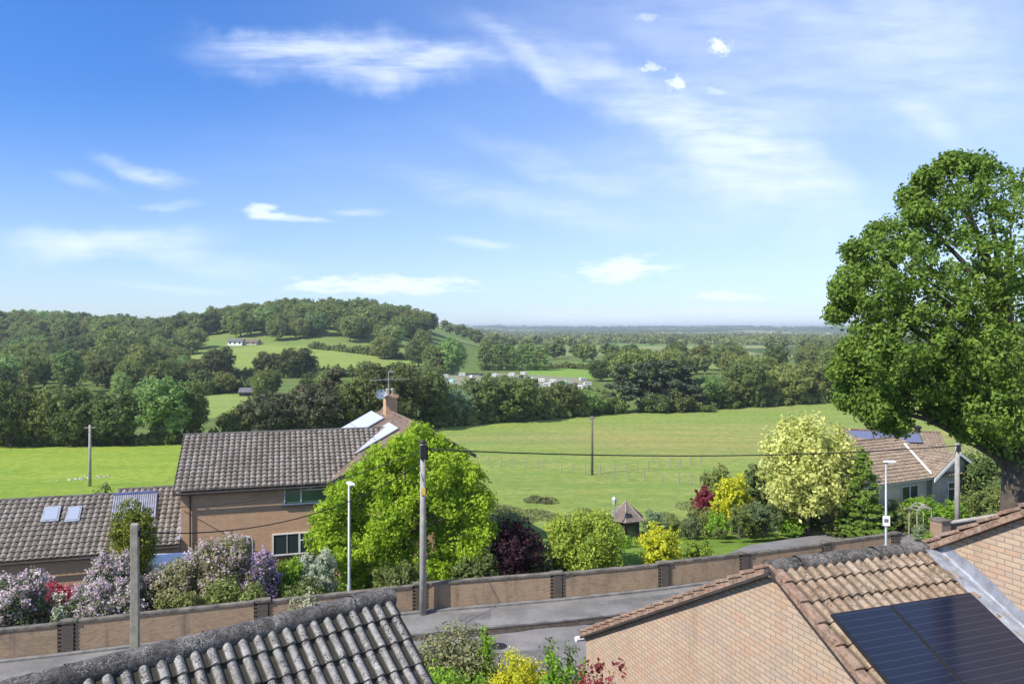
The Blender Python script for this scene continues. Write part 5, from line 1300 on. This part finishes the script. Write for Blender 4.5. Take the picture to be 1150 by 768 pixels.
# patchy gaps: sprays gather round their lobes, so the sky shows between them
mesh_np('crown', V, Fq, LM['oak'], oak, tint=T, local=True)
mb = MB(); mb.tube([Vector((.0, 0, -.3)), Vector((0, 0, .4)), Vector((-.1, 0, 3)), Vector((.1, 0, 7)), Vector((-.3, 0, 11)), Vector((-.2, 0, 16))], [.85, .6, .5, .45, .32, .08], 12)
for i, (c0, r0) in enumerate(OL[::2]):
    e = Vector(c0); s0 = Vector((-.1, 0, min(12, max(5, e.z*.72)))); m_ = s0.lerp(e, .5)+Vector((0, 0, .5)); mb.tube([s0, s0.lerp(m_, .5)+Vector((0, .1, .1)), m_, e], [.2, .15, .10, .03], 7)
o = mb.build('trunk', M['bark']); o.parent = oak

# garden of the bungalow
plant('maple_tree', 'pale cream variegated maple on a short dark trunk beside the driveway', 'tree', 906, 45.5, 108, 462, 'pale', .12, 1.0, 26, 'dome', base=0, rs=.5, trunk_r=.2, clear=.10, inner=.55)
plant('conifer_tree', 'dense green conifer cone between the variegated maple and the street lamp', 'tree', 968, 44, 74, 503, 'conifer', .075, 1.6, 12, 'cone', base=-.1, trunk_r=.12)
plant('hedge_bush', 'bright green arching hedge bush below the bungalow windows', 'hedge', 1030, 46.5, 62, 556, 'fresh', .07, .9, 14, base=-.3, depth=.6)
plant('hedge_bush', 'bright green hedge bush between the arch and the utility pole', 'hedge', 1066, 46.5, 46, 560, 'fresh', .07, .9, 12, base=-.3, depth=.6)
plant('hedge_bush', 'green hedge behind the right utility pole at the edge of the picture', 'hedge', 1110, 47, 70, 545, 'mid', .08, .9, 14, base=-.3)
plant('broadleaf_tree', 'dark tree standing right of the bungalow gable behind the utility pole', 'tree', 1110, 50, 80, 500, 'dark', .10, .9, 16, base=-.5, trunk_r=.15)
plant('shrub', 'dark green shrub in the shade between the conifer and the garden arch', 'shrub', 1010, 45.6, 44, 562, 'mid', .07, .9, 12, base=-.2)
plant('lavender_bush', 'soft grey green bush at the foot of the garden arch', 'shrub', 1034, 43.3, 20, 588, 'silver', .04, .9, 9, base=0)
plant('shrub', 'low fresh green clump just left of the brick gate pier', 'shrub', 1044, 42.8, 15, 597, 'fresh', .04, .9, 8, base=0)
plant('broadleaf_tree', 'dark rounded tree directly behind the golden yellow tree', 'tree', 852, 51, 44, 514, 'dark', .10, .9, 14, base=-1.2, trunk_r=.12)
plant('shrub', 'olive green feathery shrub left of the dark rounded tree', 'shrub', 806, 53, 40, 517, 'mid', .08, .7, 12, base=-1.6)
plant('golden_tree', 'golden yellow leaved small tree beside the purple red maple', 'tree', 822, 49, 46, 530, 'gold', .085, .9, 14, base=-1, trunk_r=.09, clear=.1)
plant('small_maple', 'purple red small maple left of the golden yellow tree', 'tree', 791, 50, 34, 544, 'red', .07, .85, 12, base=-1, trunk_r=.085)
plant('shrub', 'dark green bush under the golden yellow tree', 'shrub', 838, 47.6, 40, 562, 'mid', .07, .9, 12, base=-.6)
plant('small_tree', 'small open garden tree with grey green leaves before the variegated maple', 'tree', 857, 45.2, 46, 562, 'greygreen', .07, .7, 14, base=-.2, trunk_r=.09, clear=.2)
plant('small_tree', 'little multi stemmed tree on the lawn above the driveway', 'tree', 830, 44.6, 30, 568, 'mid', .06, .6, 10, base=-.1, trunk_r=.09, clear=.25)
plant('shrub', 'blue green clipped dome on the lawn right of the summerhouse', 'shrub', 775, 46.6, 25, 578, 'greygreen', .045, 1.1, 9, base=-.7)
plant('shrub', 'light green sprawling shrub above the clipped dome', 'shrub', 785, 48.6, 36, 567, 'mid', .06, .9, 10, base=-1)
plant('shrub', 'green shrub in the border left of the multi stemmed tree', 'shrub', 806, 46.8, 30, 573, 'fresh', .055, .8, 10, base=-.6)
plant('shrub', 'small dome of dark green at the lawn edge', 'shrub', 808, 44.7, 16, 592, 'mid', .045, .9, 8, base=-.1)
plant('shrub', 'thin silvery shrub just right of the summerhouse', 'shrub', 735, 47.5, 26, 571, 'silver', .055, .7, 10, base=-.8)
plant('shrub', 'leafy green shrub filling the border behind the yellow green bush', 'shrub', 752, 48.4, 44, 579, 'mid', .06, .8, 12, base=-1)
plant('shrub', 'dark shrub with pinkish blossom right of the maple trunk', 'shrub', 932, 46.8, 30, 553, 'greygreen', .06, .8, 10, flower='f_pink', fdens=.25, base=-.3)
plant('shrub', 'shrub with pale blossom left of the maple trunk', 'shrub', 882, 47.5, 40, 560, 'mid', .06, .8, 10, flower='f_white', fdens=.1, base=-.4)
plant('shrub', 'leafy bush filling the gap behind the variegated maple trunk', 'shrub', 912, 47.6, 54, 555, 'mid', .07, .9, 14, base=-.3)
plant('shrub', 'low green shrub under the left side of the variegated maple', 'shrub', 888, 45.4, 36, 580, 'fresh', .055, .8, 10, base=-.1)
plant('shrub', 'low dark shrub at the foot of the conifer', 'shrub', 935, 44.6, 30, 585, 'mid', .055, .9, 9, base=0)
# behind the wall, centre
plant('purple_maple', 'dark purple leaved maple right of the lime green tree', 'tree', 577, 37.2, 66, 580, 'purple', .075, .9, 18, base=-.2, trunk_r=.09)
plant('round_shrub', 'large round yellow green shrub left of the summerhouse', 'shrub', 655, 38.4, 98, 573, 'yellowgreen', .075, 1.0, 22, base=-.1, depth=.8)
plant('golden_shrub', 'golden green shrub leaning over the wall right of the summerhouse', 'shrub', 741, 39, 54, 588, 'gold', .07, .8, 16, base=-.1)
plant('shrub', 'low golden green bush at the right of the golden shrub by the wall', 'shrub', 785, 39.3, 36, 605, 'yellowgreen', .06, .8, 10, base=0)
plant('shrub', 'dark green bush under the purple maple', 'shrub', 602, 37.2, 30, 612, 'mid', .06, .9, 10, base=-.1)
plant('shrub', 'green undergrowth below the right side of the lime green tree', 'shrub', 535, 35.9, 60, 618, 'mid', .075, .9, 14, base=-.3)
plant('shrub', 'green shrub left of the summerhouse under the lantern', 'shrub', 700, 42.5, 26, 598, 'fresh', .055, .8, 8, base=-.2)
plant('shrub', 'shrub in shade below the lime green tree by the utility pole', 'shrub', 450, 35.2, 70, 628, 'mid', .075, .9, 14, base=-.5)
plant('broadleaf_tree', 'leafy treetop peeping over the low garage roof on the left', 'tree', 112, 50, 34, 538, 'light', .1, .7, 9, base=-2.5, trunk_r=.1)
# left garden
plant('columnar_yew', 'golden green columnar yew behind the timber post', 'tree', 149, 34.6, 49, 564, 'yew', .05, 1.3, 14, 'column', base=-1.3, rs=.2)
plant('lilac_bush', 'pale lilac flowering bush left of the timber post', 'shrub', 128, 32.6, 66, 622, 'greygreen', .06, .9, 16, flower='f_lilac', fdens=.38, base=-.9, fsize=.06)
plant('lilac_bush', 'small lilac topped bush in front of the columnar yew', 'shrub', 140, 33.6, 30, 614, 'greygreen', .055, .8, 9, flower='f_lilac', fdens=.6, base=-1, fsize=.055)
plant('lilac_bush', 'low bush with white and lilac flowers spilling over the wall beside the timber post', 'shrub', 118, 30.6, 92, 655, 'greygreen', .055, .9, 18, flower='f_lilac', fdens=.45, base=-.5, fsize=.06, depth=.6)
plant('lilac_bush', 'large tall lilac bush with a pink flowering top in the middle of the left garden', 'shrub', 248, 33.4, 84, 597, 'olive', .06, 1.0, 22, flower='f_pink', fdens=.2, base=-.8, fsize=.055)
plant('lilac_bush', 'violet flowering bush at the right of the tall pink topped bush', 'shrub', 288, 33.2, 48, 617, 'greygreen', .06, .9, 14, flower='f_violet', fdens=.4, base=-.8, fsize=.06, fside=.6)
plant('flowering_bush', 'grey green bush with few pale flowers right of the timber post', 'shrub', 205, 32.8, 60, 622, 'olive', .06, .95, 16, flower='f_pink', fdens=.07, base=-.8, fsize=.05)
plant('flowering_bush', 'pink flowered bush just right of the timber post', 'shrub', 172, 33, 36, 636, 'greygreen', .055, .8, 12, flower='f_pink', fdens=.3, base=-.8, fsize=.05)
plant('shrub', 'dark green leafy shrub overhanging the wall right of the timber post', 'shrub', 200, 31.0, 60, 662, 'mid', .065, .9, 14, base=-.5, depth=.6)
plant('shrub', 'dark foliage below the tall pink topped bush beside the wall', 'shrub', 262, 31.8, 80, 648, 'mid', .065, .9, 16, base=-.5, depth=.6)
plant('shrub', 'glossy dark green bush right of the violet flowering bush', 'shrub', 325, 34, 44, 618, 'fresh', .06, .9, 12, base=-.8)
plant('pale_shrub', 'pale cream dusted bush before the lower window of the brick house', 'shrub', 356, 34.4, 50, 617, 'silver', .05, 1.0, 14, flower='f_white', fdens=.8, base=-.7, fsize=.035)
plant('red_shrub', 'crimson flowered low shrub at the left below the garage wall', 'shrub', 66, 33.2, 50, 655, 'red', .05, .9, 10, flower='f_red', fdens=.9, base=-1, fsize=.05)
plant('shrub', 'green bush with cream flowers over the wall at the far left', 'shrub', 72, 29.8, 34, 668, 'greygreen', .055, .9, 10, flower='f_white', fdens=.3, base=-.4)
plant('lilac_bush', 'lilac bush at the left edge of the picture', 'shrub', 22, 31, 70, 640, 'greygreen', .06, .9, 14, flower='f_lilac', fdens=.5, base=-.8, fsize=.055)
plant('shrub', 'ivy dark shrub low behind the wall between violet bush and lamp', 'shrub', 345, 32.6, 60, 650, 'mid', .06, .9, 12, base=-.4)
# our side of the road
plant('spindle_bush', 'pale yellow green open bush in front of the wall above the grey roof', 'shrub', 342, 24, 48, 656, 'olive', .05, .7, 14, flower='f_white', fdens=.12, base=.6)
plant('olive_bush', 'tangled olive grey bush between the foreground roof and the road', 'shrub', 506, 20.5, 135, 699, 'olive', .045, .8, 22, base=.8, depth=.7)
plant('climbing_shoot', 'upright fresh green leafy spray at the right end of the olive grey bush', 'shrub', 546, 20, 16, 702, 'fresh', .05, .7, 8, 'column', base=1)
plant('hedge', 'bright green clipped hedge at the bottom beside the foreground roof', 'hedge', 500, 16.2, 130, 738, 'fresh', .04, 1.1, 16, base=1.2, depth=1.0)
plant('golden_bush', 'compact golden yellow bush at the bottom centre', 'shrub', 581, 19.5, 78, 728, 'gold', .035, 1.1, 16, base=.9)
plant('grey_shrub', 'wispy grey green shrub above the lime green bush by the road', 'shrub', 626, 20.5, 54, 708, 'greygreen', .045, .5, 10, base=.8)
plant('lime_shrub', 'small lime green bush right of the golden yellow bush', 'shrub', 628, 18.5, 54, 733, 'fresh', .045, .8, 10, base=1)
plant('lime_shrub', 'tiny fresh green shrub just left of the pink brick gable', 'shrub', 655, 19, 34, 727, 'fresh', .045, .8, 9, base=1)
plant('red_maple', 'crimson leaved maple in front of the pink brick gable', 'tree', 668, 13.4, 105, 738, 'red', .045, .9, 20, base=1.4, rs=.16, trunk_r=.05)
plant('red_maple_sprig', 'upright crimson sprig rising from the maple before the brick gable', 'shrub', 694, 13.2, 26, 722, 'red', .045, .8, 8, 'dome', base=1.5, rs=.14)
plant('green_shrub', 'leafy green plant between the golden bush and the maple at the bottom edge', 'shrub', 608, 17, 30, 752, 'fresh', .05, .7, 9, base=1.2)

# ------------------------------------------------------------------ haze
m, n = newmat('haze_air')
pv = n.new('ShaderNodeVolumePrincipled', {'Color': (.84, .91, 1.0, 1), 'Density': .00016, 'Anisotropy': .2})
n.l.new(pv.outputs[0], n.out.inputs['Volume'])
hb = MB().box(ID, -7600, 7600, -230, 9300, -14, 62).build('haze', m); setp(hb, kind='stuff', label='thin blue haze hanging over the valley')
